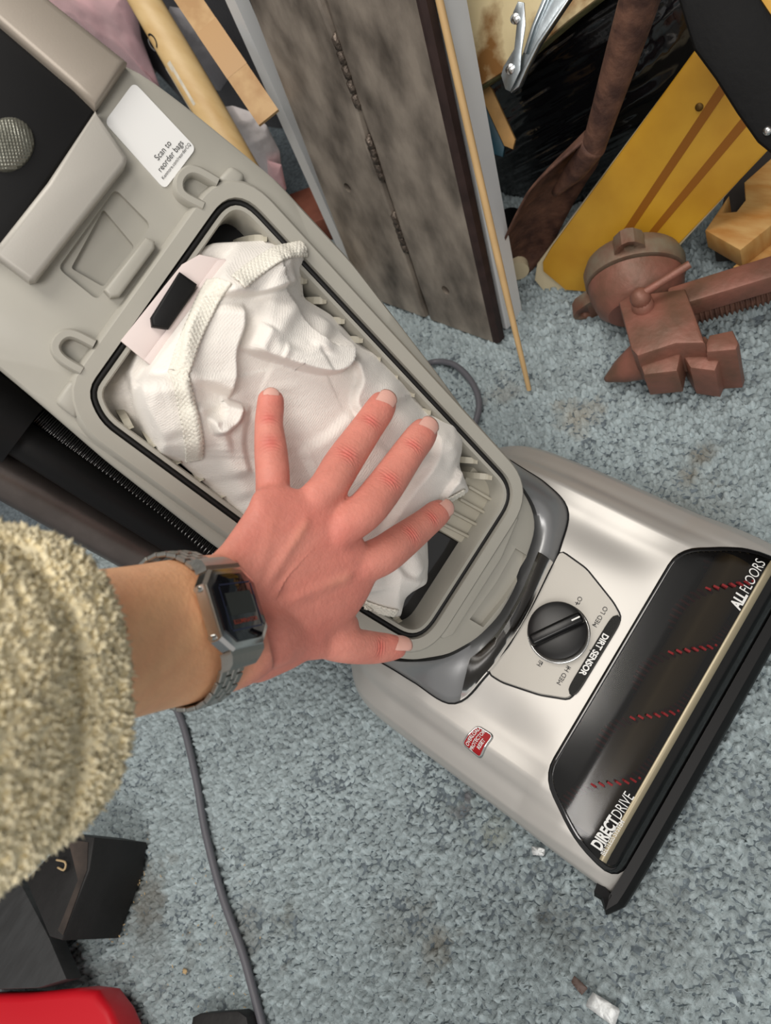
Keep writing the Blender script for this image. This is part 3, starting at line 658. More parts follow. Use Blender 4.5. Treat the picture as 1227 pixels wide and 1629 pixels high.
# woven emboss on the fabric
nt = m.node_tree; bb = nt.nodes['Principled BSDF']; wv = nt.nodes.new('ShaderNodeTexWave'); wv.inputs['Scale'].default_value = 260; wv.inputs['Distortion'].default_value = 1.5; wv.bands_direction = 'Z'
nt.links.new(nt.nodes['Texture Coordinate'].outputs['Object'], wv.inputs['Vector']); b2 = nt.nodes.new('ShaderNodeBump'); b2.inputs['Strength'].default_value = .12; b2.inputs['Distance'].default_value = .001
nt.links.new(wv.outputs['Fac'], b2.inputs['Height']); nt.links.new(nt.nodes['Bump'].outputs[0], b2.inputs['Normal']); nt.links.new(b2.outputs[0], bb.inputs['Normal'])
def hem(pts, width, lift, cells=44, tilt=0.0):
    L = spline(np.array([KUV(*p, BW + .01) for p in pts]), cells * 2 + 1); T = np.gradient(L, axis=0); T /= np.linalg.norm(T, axis=1)[:, None]; N = np.stack([-T[:, 1], T[:, 0]], 1)
    nw = 13; offs = np.linspace(-.5, .5, nw); G = np.array([[L[i] + N[i] * o_ * width for o_ in offs] for i in range(len(L))])
    hb_ = bag_h(G.reshape(-1, 2)).reshape(len(L), nw); sm = hb_.max(axis=1); sm = np.convolve(np.pad(sm, 6, mode='edge'), np.ones(13) / 13, 'valid'); loc = np.array([np.convolve(np.pad(hb_[:, j], 2, mode='edge'), np.ones(5) / 5, 'valid') for j in range(nw)]).T
    loops = []
    for i in range(len(L)):
        loops.append([K(*G[i, j], sm[i] * .35 + loc[i, j] * .65 + lift * .6 + (.0009 if ((i // 2) + (j // 2)) % 2 else 0)) for j in range(nw)])
    V, Fc = loft(loops, closed=False); o = mesh('hem', V, Fc, M['hem'], bagE)
    md = o.modifiers.new('s', 'SOLIDIFY'); md.thickness = .0012; md.offset = -1; modapply(o); return o
hem([(503, 384), (455, 398), (410, 425), (375, 452)], .0095, .002, 40, .5)
hem([(352, 446), (322, 500), (300, 545), (284, 592)], .0105, .0015, 40, .3)
hem([(282, 590), (292, 640), (304, 690), (318, 735)], .0100, .0022, 40, -.2)
hem([(757, 786), (735, 796), (712, 806)], .005, .002, 14, 0)
hem([(604, 978), (630, 985), (652, 988)], .006, .002, 14, 0)
# card collar and the black latch that holds it
cardp = [(192, 542), (238, 580), (248, 578), (362, 418), (358, 412), (318, 404), (290, 420)]
card = prism('card_collar', [K(*KUV(*p, .004), .0005) for p in cardp], KW * .0022, M['card'], bagE, .0006)
prism('collar_lip', [K(*KUV(*p, .005), .003) for p in [(229, 573), (240, 581), (248, 578), (362, 418), (358, 411), (346, 414)]], KW * .002, M['card'], card, .0008)
lt = prism('bag_latch', [K(*KUV(*p, .008), -.002) for p in [(242, 520), (240, 505), (286, 432), (314, 452), (310, 464), (268, 524)]], KW * .011, M['black'], vac, .002, 3); lt['label'] = 'black bag latch'

# ------------------------------------------------------------------ the person's arm and hand
def skinpts(): pass
def tip(px, py, w): return KP(px, py, w)
J = {}
J['pinky'] = [(KP(431, 634, .040), 19), (KP(430, 652, .042), 20), (KP(428, 675, .047), 20.5), (KP(431, 716, .055), 24), (KP(434, 760, .066), 25), (KP(440, 806, .078), 28)]
J['ring'] = [(KP(610, 641, .040), 20), (KP(602, 655, .043), 22.5), (KP(584, 681, .049), 23.5), (KP(546, 736, .062), 27.5), (KP(520, 778, .074), 28), (KP(495, 818, .086), 31)]
J['middle'] = [(KP(676, 684, .040), 20), (KP(668, 696, .044), 23), (KP(650, 720, .051), 24), (KP(611, 776, .066), 28), (KP(578, 815, .079), 29.5), (KP(540, 856, .091), 33)]
J['index'] = [(KP(703, 812, .036), 17), (KP(694, 818, .039), 20), (KP(676, 833, .046), 21.5), (KP(641, 860, .060), 26), (KP(606, 885, .072), 29), (KP(566, 912, .085), 34)]
J['thumb'] = [(KP(634, 1030, .062), 16), (KP(620, 1030, .063), 20), (KP(590, 1030, .066), 24), (KP(545, 1025, .075), 27), (KP(500, 1018, .088), 32)]
def wrist(px, py, D): return dep(px, py, D)
ax_ = unit(dep(350, 992, .405) - dep(195, 1022, .343))       # arm axis, towards the hand
camdir = lambda p: unit(CAM - p)
def chain(bm, pts, flat=.86, tipcap=True, nseg=20, sub=6, dors=None):
    P = np.array([p for p, _ in pts]); D_ = [(RM.T @ (p - CAM))[2] for p in P]; R_ = np.array([(r * 1.05 + 1.6) * d_ / F for (_, r), d_ in zip(pts, D_)])
    PR = spline(np.hstack([P, R_[:, None]]), (len(pts) - 1) * sub + 1); P, R_ = PR[:, :3], PR[:, 3]
    T = np.gradient(P, axis=0); T /= np.linalg.norm(T, axis=1)[:, None]
    loops = []
    def ring(p, t, r, fl):
        n = camdir(p) if dors is None else dors; n = unit(n - t * n.dot(t)); b = np.cross(t, n); a = np.linspace(0, 2 * np.pi, nseg, endpoint=False)
        return p + r * (np.cos(a)[:, None] * b + fl * np.sin(a)[:, None] * n)
    if tipcap:
        for k in (.15, .5, .8): loops.append(ring(P[0] - T[0] * R_[0] * .75 * math.cos(k * math.pi / 2), T[0], R_[0] * math.sin(k * math.pi / 2) ** .8, flat * .85))
    for p, t, r in zip(P, T, R_): loops.append(ring(p, t, r, flat))
    V, Fc = loft(loops, True, True, True); vs_ = [bm.verts.new(tuple(v)) for v in V]
    for f in Fc: bm.faces.new([vs_[i] for i in f])
bm = bmesh.new()
_in = {'pinky': (424, 868, .056), 'ring': (462, 876, .060), 'middle': (498, 906, .063), 'index': (516, 946, .064), 'thumb': (462, 1002, .086)}
for f in ('pinky', 'ring', 'middle', 'index', 'thumb'):
    e_ = J[f][-1]; x_, y_, w_ = _in[f]; chain(bm, J[f][:-1] + [(e_[0] - KW * .0105, e_[1] * .88), (KP(x_, y_, w_), e_[1] * .95)])
WR = dep(392, 984, .410)
def rp(p, r): return (p, r)
PALM = [(335, 895), (352, 868), (375, 836), (395, 805), (407, 780), (440, 770), (474, 778), (508, 783), (541, 804), (563, 828), (577, 856), (594, 880), (602, 906), (590, 942), (566, 980), (540, 1004), (505, 1040), (450, 1072), (392, 1084), (350, 1000)]
ctl = [(365, 990, .412), (340, 900, .404), (395, 1080, .412)] + [(px, py, (RM.T @ (KP(px, py, w_) - CAM))[2]) for px, py, w_ in ((440, 806, .070), (495, 818, .078), (540, 856, .082), (566, 912, .077), (500, 1018, .084), (470, 920, .088))]
cm = np.array([(1, a, b, a * b * 1e-3) for a, b, _ in ctl]); cf = np.linalg.lstsq(cm, np.array([c_ for *_, c_ in ctl]), rcond=None)[0]
def palmD(px, py): return float(np.dot(cf, (1, px, py, px * py * 1e-3)))
PP = resample(spline(np.array(PALM, float), 160, True), 80); pc = np.array([455., 925.])
pn = camdir(dep(470, 920, palmD(470, 920)))
for sgn in (1,):
    rings = [0.0] + list(np.sin(np.linspace(.12, 1, 12) * math.pi / 2)); Vt, Vb_ = [], []
    for r in rings[1:]:
        for q in PP:
            x_, y_ = pc + (q - pc) * r; th_ = .0148 * math.sqrt(max(0, 1 - r ** 3.0)) + .0004; m_ = dep(x_, y_, palmD(x_, y_)); Vt.append(m_ + pn * th_ * .9); Vb_.append(m_ - pn * th_)
    c_ = dep(*pc, palmD(*pc)); nn_ = 80; nr_ = len(rings) - 1
    vt = [bm.verts.new(tuple(v)) for v in Vt]; vb = [bm.verts.new(tuple(v)) for v in Vb_]; ct_, cb_ = bm.verts.new(tuple(c_ + pn * .0133)), bm.verts.new(tuple(c_ - pn * .0148))
    for L_, c0_ in ((vt, ct_), (vb, cb_)):
        for k in range(nn_): bm.faces.new((c0_, L_[k], L_[(k + 1) % nn_]))
        for a in range(nr_ - 1):
            for k in range(nn_): bm.faces.new((L_[a * nn_ + k], L_[(a + 1) * nn_ + k], L_[(a + 1) * nn_ + (k + 1) % nn_], L_[a * nn_ + (k + 1) % nn_]))
    o_ = (nr_ - 1) * nn_
    for k in range(nn_): bm.faces.new((vt[o_ + k], vb[o_ + k], vb[o_ + (k + 1) % nn_], vt[o_ + (k + 1) % nn_]))
# inner ends of the fingers inside the palm, and the thumb ball
chain(bm, [(KP(530, 1020, .076), 24), (KP(500, 1016, .083), 32), (KP(470, 1010, .090), 40), (dep(425, 1010, .419), 52), (dep(388, 1010, .414), 52)], .60, True)
chain(bm, [(KP(556, 1000, .072), 22), (KP(525, 992, .078), 32), (KP(490, 980, .084), 38)], .55, True)
# forearm: width across ~, slimmer in depth
chain(bm, [(dep(402, 975, .414), 88), (dep(375, 985, .410), 98), (dep(345, 992, .402), 104), (dep(290, 1003, .38), 108), (dep(225, 1016, .355), 111), (dep(150, 1031, .325), 118), (dep(60, 1050, .29), 134), (dep(-40, 1075, .255), 150)], .74, False, 40)
bmesh.ops.recalc_face_normals(bm, faces=bm.faces)
person = empty('person', dep(-120, 1100, .20), 'left forearm and spread hand of a person in a cream fleece sleeve', 'person')
M['skin'] = vcol_mat('skin', 'col', .5, bump=.22, bump_scale=420, spec=.35, sss=.12, var=.05, var_scale=120)
me = bpy.data.meshes.new('body'); bm.to_mesh(me); bm.free()
arm = obj('body', me, M['skin'], person)
md = arm.modifiers.new('r', 'REMESH'); md.mode = 'VOXEL'; md.voxel_size = .0013; md.use_smooth_shade = True
md = arm.modifiers.new('s', 'SMOOTH'); md.factor = .5; md.iterations = 16
modapply(arm)
md = arm.modifiers.new('sub', 'SUBSURF'); md.levels = 1; md.render_levels = 1; modapply(arm)
me = arm.data; nv = len(me.vertices); co = np.empty(nv * 3); me.vertices.foreach_get('co', co); co = co.reshape(-1, 3)
no = np.empty(nv * 3); me.vertices.foreach_get('normal', no); no = no.reshape(-1, 3)
disp = np.zeros(nv); red = np.zeros(nv); pale = np.zeros(nv)
joints = {'pinky': (2, 3), 'ring': (2, 3), 'middle': (2, 3), 'index': (2, 3), 'thumb': (2,)}
for f, ks in joints.items():
    ch = J[f]
    for k in ks:
        p = ch[k][0]; t = unit(ch[k + 1][0] - ch[k - 1][0]); n = camdir(p); n = unit(n - t * n.dot(t)); b = np.cross(t, n); r = ch[k][1] * (RM.T @ (p - CAM))[2] / F
        d_ = co - p; a = d_ @ t; s = d_ @ b; h = d_ @ n; big = 1.25 if k == 3 else .9
        m = (h > -.2 * r) & (np.abs(a) < .012) & (np.abs(s) < r * 1.2)
        g = np.exp(-(a / (.0042 * big)) ** 2) * np.exp(-(s / (r * .62)) ** 2) * m
        bow = a - .35 * np.sign(a) * (s ** 2) / r
        disp += g * (-.00034) * (1 + np.cos(bow * 2 * np.pi / .0023)); red += g * .9
        disp += .0006 * np.exp(-(a / .008) ** 2) * m * np.exp(-(s / (r * .6)) ** 2)
    # knuckles
    p = ch[-1][0]; d_ = np.linalg.norm(co - p, axis=1); red += .28 * np.exp(-(d_ / .013) ** 2)
    for q, r in ch[:2]: red += .35 * np.exp(-(np.linalg.norm(co - q, axis=1) / .009) ** 2)
# tendons over the back of the hand
for f, amp in (('ring', .0013), ('middle', .0013), ('index', .0011), ('pinky', .0008)):
    a, b = J[f][-1][0], WR; ab = b - a; t = np.clip(((co - a) @ ab) / (ab @ ab), 0, 1); q = a + t[:, None] * ab; e = co - q; nn = camdir(a)
    lat = np.linalg.norm(e - np.outer(e @ nn, nn), axis=1); m = (e @ nn > 0) * sst(t / .12) * sst((.85 - t) / .3)
    disp += amp * np.exp(-(lat / .0032) ** 2) * m; pale += .5 * np.exp(-(lat / .003) ** 2) * m * np.exp(-((t - .18) / .15) ** 2)
# veins
for pts in ([(470, 960), (500, 900), (515, 850)], [(430, 900), (460, 860), (480, 815)], [(520, 930), (545, 900)]):
    L = spline(np.array([KP(*p, .095) for p in pts]), 12); d_ = np.min(np.linalg.norm((co[:, None] - L[None]) - ((co[:, None] - L[None]) @ np.array(camdir(L[5])))[..., None] * camdir(L[5]), axis=2), axis=1) if False else None
co2 = co + no * disp[:, None]; me.vertices.foreach_set('co', co2.ravel()); me.update()
along = (co - dep(350, 992, .405)) @ ax_
hk = sst((along + .035) / .05)
tan = np.array(lin(252, 192, 146)); pink = np.array(lin(220, 142, 126)); hot = np.array(lin(206, 100, 92)); pl = np.array(lin(222, 160, 132))
c = tan[None] * (1 - hk[:, None]) + pink[None] * hk[:, None]
rr = np.clip(red, 0, 1)[:, None] * .75; c = c * (1 - rr) + hot * rr; pp = np.clip(pale, 0, 1)[:, None] * .6; c = c * (1 - pp) + pl * pp
mott = (fbm(co[:, 0] * 1 + co[:, 2], co[:, 1] + co[:, 2] * .5, .02, 33) - .5)[:, None]; c = c * (1 + mott * np.array([.1, .3, .3]))
set_vcol(arm, np.clip(c, 0, 1))
# nails
M['nail'] = mat('fingernail', lin(228, 176, 162), .25, coat=.3, sss=.05, bump=.1, bump_scale=300)
def nail(f, px, py, w_, l_, roll=0.0, lift=.0):
    ch = J[f]; p0, r0 = ch[0][0], ch[0][1]; t = unit(ch[0][0] - ch[2][0]); c_ = ch[0][0] * .25 + ch[1][0] * .75
    r = ch[1][1] * (RM.T @ (c_ - CAM))[2] / F
    n = camdir(c_); n = unit(n - t * n.dot(t)); b = np.cross(t, n)
    n, b = n * math.cos(roll) + b * math.sin(roll), b * math.cos(roll) - n * math.sin(roll)
    hc = c_ + t * .004; rows = []
    for i in range(13):
        v = i / 12 * 2 - 1; row = []
        for j in range(13):
            u = j / 12 * 2 - 1; sq = math.sqrt(max(0, 1 - abs(v) ** 4 * .55)) if v < 0 else math.sqrt(max(0, 1 - v ** 4 * .4))
            a = u * sq * w_ / r * .95
            row.append(hc + t * (v * l_ - .0012 * (1 if v > .8 else 0) * u * u) + b * r * math.sin(a) + n * (r * .86 * math.cos(a) + lift - .0010 * max(0, v) ** 2 - .0008 * max(0, -v) ** 4))
        rows.append(row)
    V, Fc = loft(rows, closed=False); o = mesh('fingernail', V, Fc, M['nail'], arm); md = o.modifiers.new('s', 'SOLIDIFY'); md.thickness = .0009; md.offset = -1; modapply(o)
nail('pinky', 431, 640, .0058, .0064, 0, .0005); nail('ring', 611, 650, .0076, .0084, .1, .0005); nail('middle', 672, 691, .0078, .0086, .12, .0005); nail('index', 703, 814, .0070, .0074, .22, .0005); nail('thumb', 631, 1031, .0078, .0086, -.65, .0005)

# sleeve: cream fleece cuff
M['fleece'] = mat('cream_fleece', lin(255, 243, 208), .95, noise_amt=.06, noise_scale=90, spec=.1)
cA = dep(8, 1085, .285); sa = unit(unit(dep(-60, 1115, .262) - dep(350, 992, .405)) + np.array([0, 0, .0])); sb = unit(np.cross(sa, [0, 0, 1])); sn = np.cross(sb, sa)
prof = [(-.004, .040), (-.006, .050), (-.004, .057), (.0, .0600), (.012, .0612), (.017, .0602), (.0205, .0570), (.024, .0595), (.032, .0625), (.05, .063), (.08, .061), (.12, .058), (.16, .055)]
ns = 96; loops = []
rs = np.random.RandomState(4)
for a_, r in prof:
    th = np.linspace(0, 2 * np.pi, ns, endpoint=False)
    rr = r * (1 + .025 * np.sin(th * 3 + a_ * 40) + .02 * np.sin(th * 5 + 1 - a_ * 60)); loops.append(cA + sa * a_ + rr[:, None] * (np.cos(th)[:, None] * sb + np.sin(th)[:, None] * sn))
V, Fc = loft(loops, True, False, True); capf = Fc.pop(); slv = mesh('sleeve', V, Fc + [capf], M['fleece'], person); slv['label'] = 'cream fleece sleeve cuff'
Vn = np.array(V); tv, tf = [], []
random.seed(3)
fa = np.array([f for f in Fc]); A_ = Vn[fa[:, 0]]; ar = np.linalg.norm(np.cross(Vn[fa[:, 1]] - A_, Vn[fa[:, 3]] - A_), axis=1); pick = rs.choice(len(fa), 26000, p=ar / ar.sum())
uu, vv = rs.rand(26000), rs.rand(26000)
P0 = (Vn[fa[pick, 0]] * ((1 - uu) * (1 - vv))[:, None] + Vn[fa[pick, 1]] * (uu * (1 - vv))[:, None] + Vn[fa[pick, 2]] * (uu * vv)[:, None] + Vn[fa[pick, 3]] * ((1 - uu) * vv)[:, None])
Nn = np.cross(Vn[fa[pick, 1]] - Vn[fa[pick, 0]], Vn[fa[pick, 3]] - Vn[fa[pick, 0]]); Nn /= np.linalg.norm(Nn, axis=1)[:, None]
rad_ = P0 - (cA + ((P0 - cA) @ sa)[:, None] * sa); Nn *= np.sign(np.sum(Nn * rad_, 1) + 1e-9)[:, None]
R1 = rs.randn(26000, 3); D1 = Nn + R1 * .32; D1 /= np.linalg.norm(D1, axis=1)[:, None]; L1 = .0015 + .0013 * rs.rand(26000)
S1 = np.cross(D1, rs.randn(26000, 3)); S1 /= np.linalg.norm(S1, axis=1)[:, None]; S2 = np.cross(D1, S1); Wd = .0007 + .0003 * rs.rand(26000)
mid_ = P0 + D1 * (L1 * .55)[:, None] + R1 * .0005; end_ = P0 + D1 * L1[:, None] + rs.randn(26000, 3) * .0009
ring_ = [P0 - D1 * .001 + (S1 * math.cos(a) + S2 * math.sin(a)) * Wd[:, None] * 1.2 for a in (0, 2.1, 4.2)] + [mid_ + (S1 * math.cos(a) + S2 * math.sin(a)) * Wd[:, None] * 1.05 for a in (0, 2.1, 4.2)] + [end_]
VV = np.stack(ring_, 1).reshape(-1, 3); b0 = np.arange(26000)[:, None] * 7
FF = []
for q in ((0, 1, 4, 3), (1, 2, 5, 4), (2, 0, 3, 5)): FF.append(b0 + np.array(q)[None])
F4 = np.concatenate(FF).tolist(); F3 = np.concatenate([b0 + np.array(q)[None] for q in ((3, 4, 6), (4, 5, 6), (5, 3, 6))]).tolist()
me = bpy.data.meshes.new('fleece_pile'); me.from_pydata(VV.tolist(), [], F4 + F3); me.update(); o = obj('fleece_pile', me, M['fleece'], slv); o['kind'] = 'stuff'

# ------------------------------------------------------------------ the wristwatch
wc = dep(292, 1001, .3815)                                    # centre of the wrist under the watch
wd = unit(CAM - wc); wd = unit(wd - ax_ * wd.dot(ax_))
wside = unit(np.cross(ax_, wd))                               # towards the thumb or the little finger
dn = RM.T @ wside
if dn[1] > 0: wside = -wside                                  # wside points up in the picture (12 o'clock)
watch = empty('wristwatch', wc, 'steel digital wristwatch with link bracelet worn on the left wrist', 'watch')
rollw = .16
wn = wd * math.cos(rollw) + wside * math.sin(rollw); ws = wside * math.cos(rollw) - wd * math.sin(rollw); wa = ax_
RB_, RT_ = .0378, .0294
def loop_pt(th, extra=0.0): return wc + ws * math.sin(th) * (RB_ + extra) + wn * math.cos(th) * (RT_ + extra)
def WP(a, s, h): return wc + wa * a * 1.12 + ws * s * 1.12 + wn * (RT_ + h * 1.1)
def octo(ha, hs, c): return [(ha, hs - c), (ha - c, hs), (-ha + c, hs), (-ha, hs - c), (-ha, -hs + c), (-ha + c, -hs), (ha - c, -hs), (ha, -hs + c)]
def wloft(name, levels, m, parent, cap0=True, cap1=True, sm=30):
    V, Fc = loft([[WP(a, s, h) for a, s in octo(*o_)] for o_, h in levels], True, cap0, cap1); return mesh(name, V, Fc, m, parent, autosmooth=sm)
case = wloft('case', [((.0150, .0165, .005), -.0015), ((.0168, .0184, .0062), .0005), ((.0168, .0184, .0062), .0050), ((.0160, .0174, .0062), .0066), ((.0146, .0152, .0058), .0072)], M['chrome'], watch)
glass = wloft('crystal', [((.0146, .0152, .0058), .0070), ((.0143, .0149, .0058), .0079), ((.0136, .0142, .0056), .0083)], mat('dark_crystal', lin(12, 14, 20), .06, coat=.6), watch)
def wquad(name, a0, a1, s0, s1, h, m, parent): return mesh(name, [WP(a0, s0, h), WP(a1, s0, h), WP(a1, s1, h), WP(a0, s1, h)], [(0, 1, 2, 3)], m, parent, False)
blue = mat('blue_face_line', lin(24, 34, 66), .3)
for a0, a1, s0, s1 in ((-.0105, .0105, .0098, .0104), (-.0105, .0105, -.0104, -.0098), (-.0112, -.0106, -.0095, .0095), (.0106, .0112, -.0095, .0095)): wquad('face_line', a0, a1, s0, s1, .0084, blue, glass)
wquad('display', -.0088, .0088, -.0038, .0062, .0085, mat('lcd_grey', lin(40, 42, 38), .2), glass)
lettering('lettering', 'ILLUMINATOR', .0026, lambda a, b: WP(a, -.0068 + b, .0086), mat('orange_print', lin(150, 56, 34), .4), glass, .00005)
for s in (.0105, -.0105):
    V, Fc = tube([WP(-.0160, s, .0028), WP(-.0190, s, .0028)], [.0016, .0016, .0014], 14); mesh('push_button', V, Fc, M['chrome'], watch, autosmooth=40)
for sg_ in (1, -1):
    V, Fc = loft([[WP(a, sg_ * s, h) for a, h in ((-hw_, h0), (hw_, h0), (hw_, h1), (-hw_, h1))] for s, hw_, h0, h1 in ((.0178, .0118, -.001, .0052), (.0200, .0112, -.0015, .0050), (.0232, .0096, -.0040, .0024), (.0250, .0092, -.0062, -.0004))], True, True, True)
    bm = bmesh.new(); vs_ = [bm.verts.new(tuple(v)) for v in V]; [bm.faces.new([vs_[i] for i in f]) for f in Fc]; bmesh.ops.recalc_face_normals(bm, faces=bm.faces); bmobj('end_piece', bm, M['steel'], watch, autosmooth=25)
bm = bmesh.new()
for cx_, hw_, oy in ((-.0066, .0024, 0), (-.0021, .0020, .0031), (.0021, .0020, 0), (.0066, .0024, .0031)): frame_box(bm, (cx_, oy - .0015, 0), (1, 0, 0), (0, 1, 0), (0, 0, 1), hw_, .0030, .0013, .0005, 1)
bmesh.ops.recalc_face_normals(bm, faces=bm.faces); lme = bpy.data.meshes.new('bracelet_link'); bm.to_mesh(lme); bm.free(); lme.materials.append(M['steel'])
ths = np.linspace(.80, 2 * math.pi - .80, 2000); pts = np.array([loop_pt(t, .0012) for t in ths]); sl = np.concatenate([[0], np.cumsum(np.linalg.norm(np.diff(pts, axis=0), axis=1))])
nl = int(sl[-1] / .0062)
for k in range(nl + 1):
    t = np.interp(k / nl * sl[-1], sl, ths); p = loop_pt(t, .0012); tg = unit(loop_pt(t + .01, .0012) - loop_pt(t - .01, .0012)); nn = np.cross(wa, tg)
    if nn.dot(p - wc) < 0: nn = -nn
    xa = np.cross(tg, nn)
    o = bpy.data.objects.new('bracelet_link', lme); COL.objects.link(o); o.parent = watch; o.matrix_parent_inverse = watch.matrix_world.inverted()
    o.matrix_basis = Matrix(((xa[0], tg[0], nn[0], p[0]), (xa[1], tg[1], nn[1], p[1]), (xa[2], tg[2], nn[2], p[2]), (0, 0, 0, 1)))

# ------------------------------------------------------------------ things leaning by the wall
def cloth_lump(name, pxs, plane_x, bulge, m, label, cat, wr=.02, amp=.008, seed=1, n=150, nr=46, stretch=(1, 1), back=.05, parent=None, group=None, ctr=None, depthD=None, fa_=0.0, fs_=(1, 1)):
    """a soft heap: outline read on the upright plane x = plane_x, real bulge towards the room and a body behind"""
    f3 = (lambda px, py: onx(px, py, plane_x)) if depthD is None else (lambda px, py: dep(px, py, depthD))
    P3 = resample(np.array([f3(*p) for p in pxs]), n); c = P3.mean(0) if ctr is None else f3(*ctr)
    nrm = unit(CAM - c); e1 = unit(np.cross(nrm, [0, 0, 1])); e2 = np.cross(nrm, e1); V = []; Fc = []
    Q = np.vstack([c[None]] + [c + (P3 - c) * t for t in np.linspace(0, 1, nr + 1)[1:]])
    rho = np.concatenate([[0]] + [[t] * n for t in np.linspace(0, 1, nr + 1)[1:]])
    a, b = (Q - c) @ e1 * stretch[0] + 7, (Q - c) @ e2 * stretch[1] + 7
    wa_ = a + .6 * wr * (fbm(a, b, wr * 2, seed + 9) - .5); f = fbm(wa_, b, wr, seed, 4); rid = 1 - np.abs(fbm(a, b, wr * 1.3, seed + 20, 3) - .5) * 4
    fine = 1 - np.abs(fbm(a * fs_[0], b * fs_[1], wr * .35, seed + 50, 3) - .5) * 4
    h = fa_ * fine * (1 - rho ** 6) + bulge * (1 - rho ** 3) + amp * (f - .5) * 2 * (1 - rho ** 6) + amp * .7 * rid * (1 - rho ** 6)
    V = list(Q + nrm[None] * h[:, None])
    Fc = [(0, 1 + j, 1 + (j + 1) % n) for j in range(n)]
    for i in range(nr - 1):
        p0, p1 = 1 + i * n, 1 + (i + 1) * n; Fc += [(p0 + j, p1 + j, p1 + (j + 1) % n, p0 + (j + 1) % n) for j in range(n)]
    ls = 1 + (nr - 1) * n
    for sc_, bk in ((.98, back * .4), (.85, back * .8), (.4, back)):
        s_ = len(V); V += list(c + (P3 - c) * sc_ - nrm * bk); Fc += [(ls + j, s_ + j, s_ + (j + 1) % n, ls + (j + 1) % n) for j in range(n)]; ls = s_
    Fc.append(tuple(range(ls, ls + n)))
    o = mesh(name, V, Fc, m, parent)
    if label: tag(o, label, cat, group)
    return o
UPB = unit([.23, -.06, .97])                                   # how the boards lean on the wall
M['weather'] = mat('scoured_grey_steel', lin(170, 158, 145), .5, .3, col2=lin(92, 84, 76), noise_scale=30, detail=9, bump=.35, bump_scale=70, contrast=(.30, .66), stretch=(1, 1, .55))
M['brownedge'] = mat('brown_oxide_edge', lin(62, 46, 43), .6, .2, noise_amt=.4, noise_scale=50)
b0_, b1_ = onz(575, 468), onz(786, 545); by = unit(b1_ - b0_); bn = unit(np.cross(by, UPB)); bn = bn if bn[0] < 0 else -bn
wB = np.linalg.norm(b1_ - b0_); beam = empty('steel_beam', (b0_ + b1_) / 2, 'scoured grey steel beam with welded centre seam leaning beside the vacuum', 'beam')
def BP(s, h, o_=0.0): return b0_ + by * s * wB + UPB * h + bn * o_
def BPX(px, py): p = onpl(px, py, b0_, bn) - b0_; return p.dot(by) / wB, p.dot(UPB)
seam = [BPX(*p) for p in [(672, 500), (655, 440), (630, 355), (605, 285), (585, 240), (560, 180), (530, 110), (510, 50), (490, 0)]]
ss_ = np.array([s for s, h in seam]); hh_ = np.array([h for s, h in seam]); sp_ = np.polyfit(hh_, ss_, 1)
def sm_(h): return sp_[0] * h + sp_[1]
for side in (0, 1):
    rows = []
    for h in np.linspace(0, .95, 60):
        g = .0052 + .002 * math.sin(h * 37) + .0015 * math.sin(h * 91)
        e0, e1_ = (0.0, sm_(h) - g / wB * .5) if side == 0 else (sm_(h) + g / wB * .5, 1.0)
        prof_ = [(e0, -.010), (e0, -.001), (e0 + .008, 0), (e1_ - .02, 0), (e1_ - .006, -.0012), (e1_, -.005), (e1_, -.010)] if side == 0 else [(e0, -.010), (e0, -.005), (e0 + .006, -.0012), (e0 + .02, 0), (e1_ - .008, 0), (e1_, -.001), (e1_, -.010)]
        rows.append([BP(s, h, o_) for s, o_ in prof_])
    V, Fc = loft(rows, True, True, True); pl_ = mesh('plate', V, Fc, M['weather'], beam, autosmooth=50)
    bm = bmesh.new(); bm.from_mesh(pl_.data); bmesh.ops.recalc_face_normals(bm, faces=bm.faces); bm.to_mesh(pl_.data); bm.free()
    for p in ([(547, 300), ] if side == 0 else [(709, 470), (565, 2)]):
        s, h = BPX(*p); V, Fc = tube([BP(s, h, .01), BP(s, h, -.008)], .0058, 14); c = mesh('c', V, Fc)
        bm = bmesh.new(); bm.from_mesh(c.data); bmesh.ops.recalc_face_normals(bm, faces=bm.faces); bm.to_mesh(c.data); bm.free(); boolcut(pl_, c)
    if not pl_.data.materials: pl_.data.materials.append(M['weather'])
    for p_ in pl_.data.polygons: p_.use_smooth = False
V, Fc = loft([[BP(s, h, o_) for s, o_ in ((.02, -.013), (.98, -.013), (.98, -.0095), (.02, -.0095))] for h in (0, .95)], True, True, True); mesh('backing_strip', V, Fc, M['brownedge'], beam, autosmooth=30)
V, Fc = loft([[BP(1.0, h, .001), BP(1.0, h, -.012), BP(1.0, h, -.012) + by * .006, BP(1.0, h, -.003) + by * .007, BP(1.0, h, .0005) + by * .003] for h in np.linspace(0, .95, 20)], True, True, True)
mesh('flange_edge', V, Fc, M['brownedge'], beam, autosmooth=30)
M['weld'] = mat('weld_bead', lin(120, 108, 98), .4, .7, bump=.8, bump_scale=300, noise_amt=.5, noise_scale=200)
random.seed(8)
for ya, yb in ((78, 170), (235, 285), (355, 400)):
    for k in range(5):
        y = ya + (yb - ya) * k / 4; s, h = BPX(0, 0); 
        x_ = 490 + .375 * y; s, h = BPX(x_, y); s = sm_(h)
        V, Fc = tube([BP(s, h - .007, -.004), BP(s + .008, h - .002, -.0005), BP(s - .004, h + .005, -.001), BP(s, h + .009, -.004)], [.002, .0042, .0040, .002], 10); mesh('weld_bead', V, Fc, M['weld'], beam)
M['whitepaint'] = mat('white_painted_wood', lin(214, 216, 216), .4, noise_amt=.06, noise_scale=14)
wt0 = onz(800, 523); wtd = UPB
def WT(a, h, o_): return wt0 + by * a + wtd * h + bn * o_
wp = empty('white_trim_post', wt0, 'tall white painted trim post between the steel beam and the thin stick', 'trim board')
